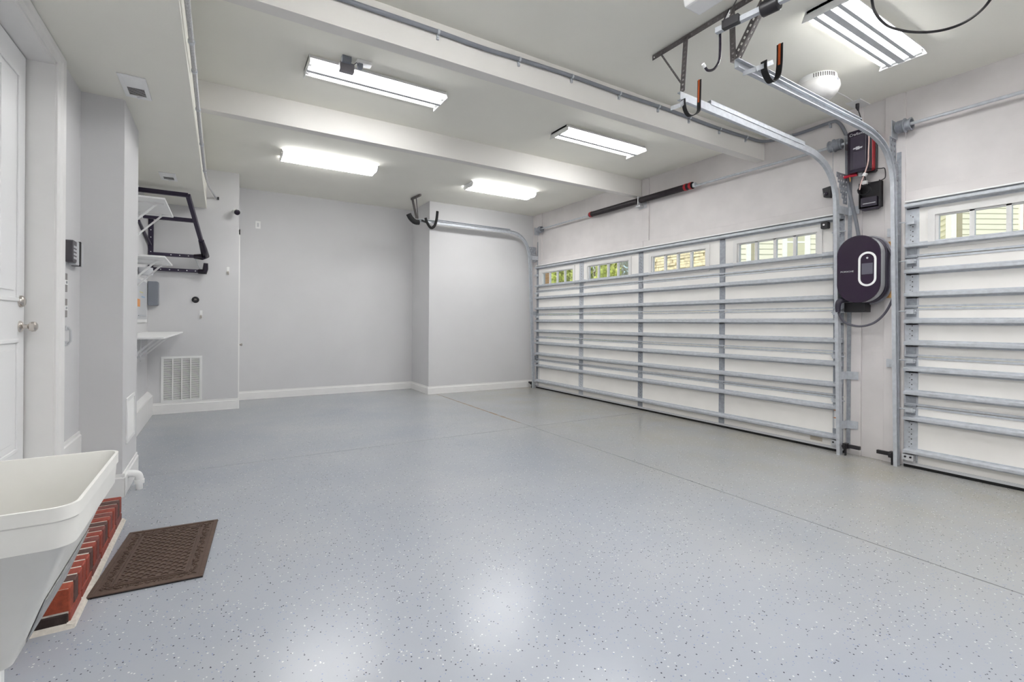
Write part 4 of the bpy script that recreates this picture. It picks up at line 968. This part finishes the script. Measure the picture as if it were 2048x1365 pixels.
MB().prism([(cy0, cz0), (cy0+.03, cz0-.022), (cy1-.03, cz0-.022), (cy1, cz0)], cxf+.005, 5.46, 'x').box((cxf-.01, cy0+.02, cz0+.01), (5.46, cy1-.02, cz0+.10)).build('tray', mat('tray_plum', (.03, .024, .04), .4), cb, bevel=.004)
MB().box((cxf-.013, cy0+.03, cz0+.035), (cxf-.009, cy1-.04, cz0+.042)).build('ridge', LGREY, cb)
ccl = []
for i in range(40):
    a = i*.5; ccl.append((5.385+.0008*i, 2.215+.052*math.cos(a), 2.64+.042*math.sin(a)))
MB().tube(ccl, .0052, 6).build('coiled_cord', BLACK, cb, smooth=True)
MB().tube(smoothpath([(5.44, 2.13, 2.84), (5.44, 2.09, 2.83), (5.44, 2.06, 2.82), (5.44, 2.055, 2.74), (5.44, 2.075, 2.72), (5.43, 2.12, 2.71), (5.42, 2.2, 2.72), (5.41, 2.215, 2.78), (5.41, 2.23, 2.81)], 4), .0045, 6).build('power_cord', BLACK, cb, smooth=True)
MB().box((5.39, 2.19, 2.695), (5.42, 2.23, 2.735)).build('connector', WHITEP, cb, bevel=.004)
bs = thing('wall_sensor', (5.46, 2.57, 2.66), 'small black sensor on the wall left of the charger track', 'sensor')
MB().prism([(2.535, 2.645), (2.60, 2.66), (2.612, 2.755), (2.53, 2.765)], 5.42, 5.475, 'x').build('body', BLACK, bs, bevel=.006)
MB().lathe([(.018, 0), (.018, .012), (.010, .014)], (5.42, 2.57, 2.69), (-1, 0, 0), 14).build('lens', BLACKG, bs, smooth=True)
dcm = thing('door_camera', (5.42, 2.565, 2.32), 'small black square camera on the wide door above its last window', 'camera')
MB().prism([(y, z) for y, z in rrect(2.53, 2.60, 2.318, 2.388, .012, 3)], 5.37, 5.425, 'x').build('body', BLACK, dcm, bevel=.004)
MB().lathe([(.010, 0), (.010, .003), (.0, .003)], (5.37, 2.568, 2.358), (-1, 0, 0), 14).build('lens', WHITEP, dcm, smooth=True)

EV = thing('ev_charger', (5.40, 2.19, 1.52), 'black oval wall charger with a pale body and coiled cable', 'charger')
def stadium(yc, zc, w, h, r, n=10):
    return rrect(yc-w/2, yc+w/2, zc-h/2, zc+h/2, r, n)
eyc, ezc = 2.190, 1.850
MB().prism(stadium(eyc, ezc, .366, .648, .181), 5.222, 5.240, 'x').build('front_cover', mat('charger_plum', (.020, .009, .026), .22), EV, bevel=.004)
MB().prism(stadium(eyc, ezc, .360, .638, .178), 5.240, 5.335, 'x').build('body', mat('charger_silver', (.50, .51, .53), .35, .2), EV, bevel=.003)
MB().prism(stadium(eyc, ezc, .30, .58, .15), 5.335, 5.435, 'x').build('cable_well', BLACK, EV)
MB().prism(stadium(eyc, ezc, .385, .68, .19), 5.435, 5.455, 'x').build('rear_flange', mat('flange_grey', (.34, .34, .38), .4), EV, bevel=.003)
mb = MB(); pts = []
for k in range(4):
    pts = [(5.345+.021*k, y, z) for y, z in stadium(eyc, ezc, .335+.014*(k % 2), .615+.014*(k % 2), .163)]
    mb.tube(pts, .010, 8, closed=True)
mb.build('cable_coil', mat('cable_plum', (.05, .042, .065), .5), EV, smooth=True)
wy, wz = 2.112, 1.845
outer = stadium(wy, wz, .150, .328, .075); inner = stadium(wy, wz, .112, .290, .056)
n = len(outer); mb = MB()
vs = [(5.2205, *p) for p in outer]+[(5.2205, *p) for p in inner]+[(5.2225, *p) for p in outer]+[(5.2225, *p) for p in inner]
fs = []
for i in range(n):
    j = (i+1) % n; fs += [(i, j, n+j, n+i), (2*n+i, 3*n+i, 3*n+j, 2*n+j), (i, 2*n+i, 2*n+j, j), (n+i, n+j, 3*n+j, 3*n+i)]
mb.add(vs, fs).build('window_ring', WHITEP, EV)
MB().box((5.2205, wy-.046, wz-.05), (5.2222, wy+.046, wz+.055)).build('display', mat('display_grey', (.10, .095, .125), .3), EV)
MB().lathe([(.009, 0), (.009, .001)], (5.2215, wy, wz+.105), (-1, 0, 0), 12).build('indicator', LGREY, EV)
text('lettering', 'PORSCHE', .021, (5.2215, 2.283, 1.832), EV, LGREY, FACE_MX, sx=1.28)
MB().box((5.33, 2.175, 1.44), (5.46, 2.355, 1.535)).build('holster', BLACK, EV, bevel=.004)
MB().tube(smoothpath([(5.33, 2.30, 1.56), (5.27, 2.335, 1.56), (5.24, 2.36, 1.54), (5.235, 2.368, 1.49), (5.235, 2.366, 1.44)], 4), [.018, .022, .026, .027, .027, .027, .027, .027, .026, .026, .026, .026, .025, .024, .023, .022, .020], 12).build('connector', mat('connector_plum', (.022, .018, .034), .4), EV, smooth=True)
lp = [(1677, 626), (1683, 638), (1695, 648), (1720, 653), (1748, 646), (1772, 624), (1787, 592), (1792, 558), (1790, 530), (1780, 503), (1765, 485)]
pts = [P(x, y, 'x', 5.235 if i < 1 else min(5.40, 5.25+.03*i)) for i, (x, y) in enumerate(lp)]
MB().tube(smoothpath(pts, 6), .0105, 10).build('charging_cable', mat('cable_grey', (.10, .095, .12), .5), EV, smooth=True)
for z in (2.06, 1.63):
    o = tag(MB().box((5.462, 1.975, z-.055), (5.4735, 2.072, z+.055)).build('wood_block', WOOD, None, bevel=.002), 'upper raw pine block behind the charger cable' if z > 2 else 'lower raw pine block behind the charger cable', 'wood block', 'pine blocks behind the charger')
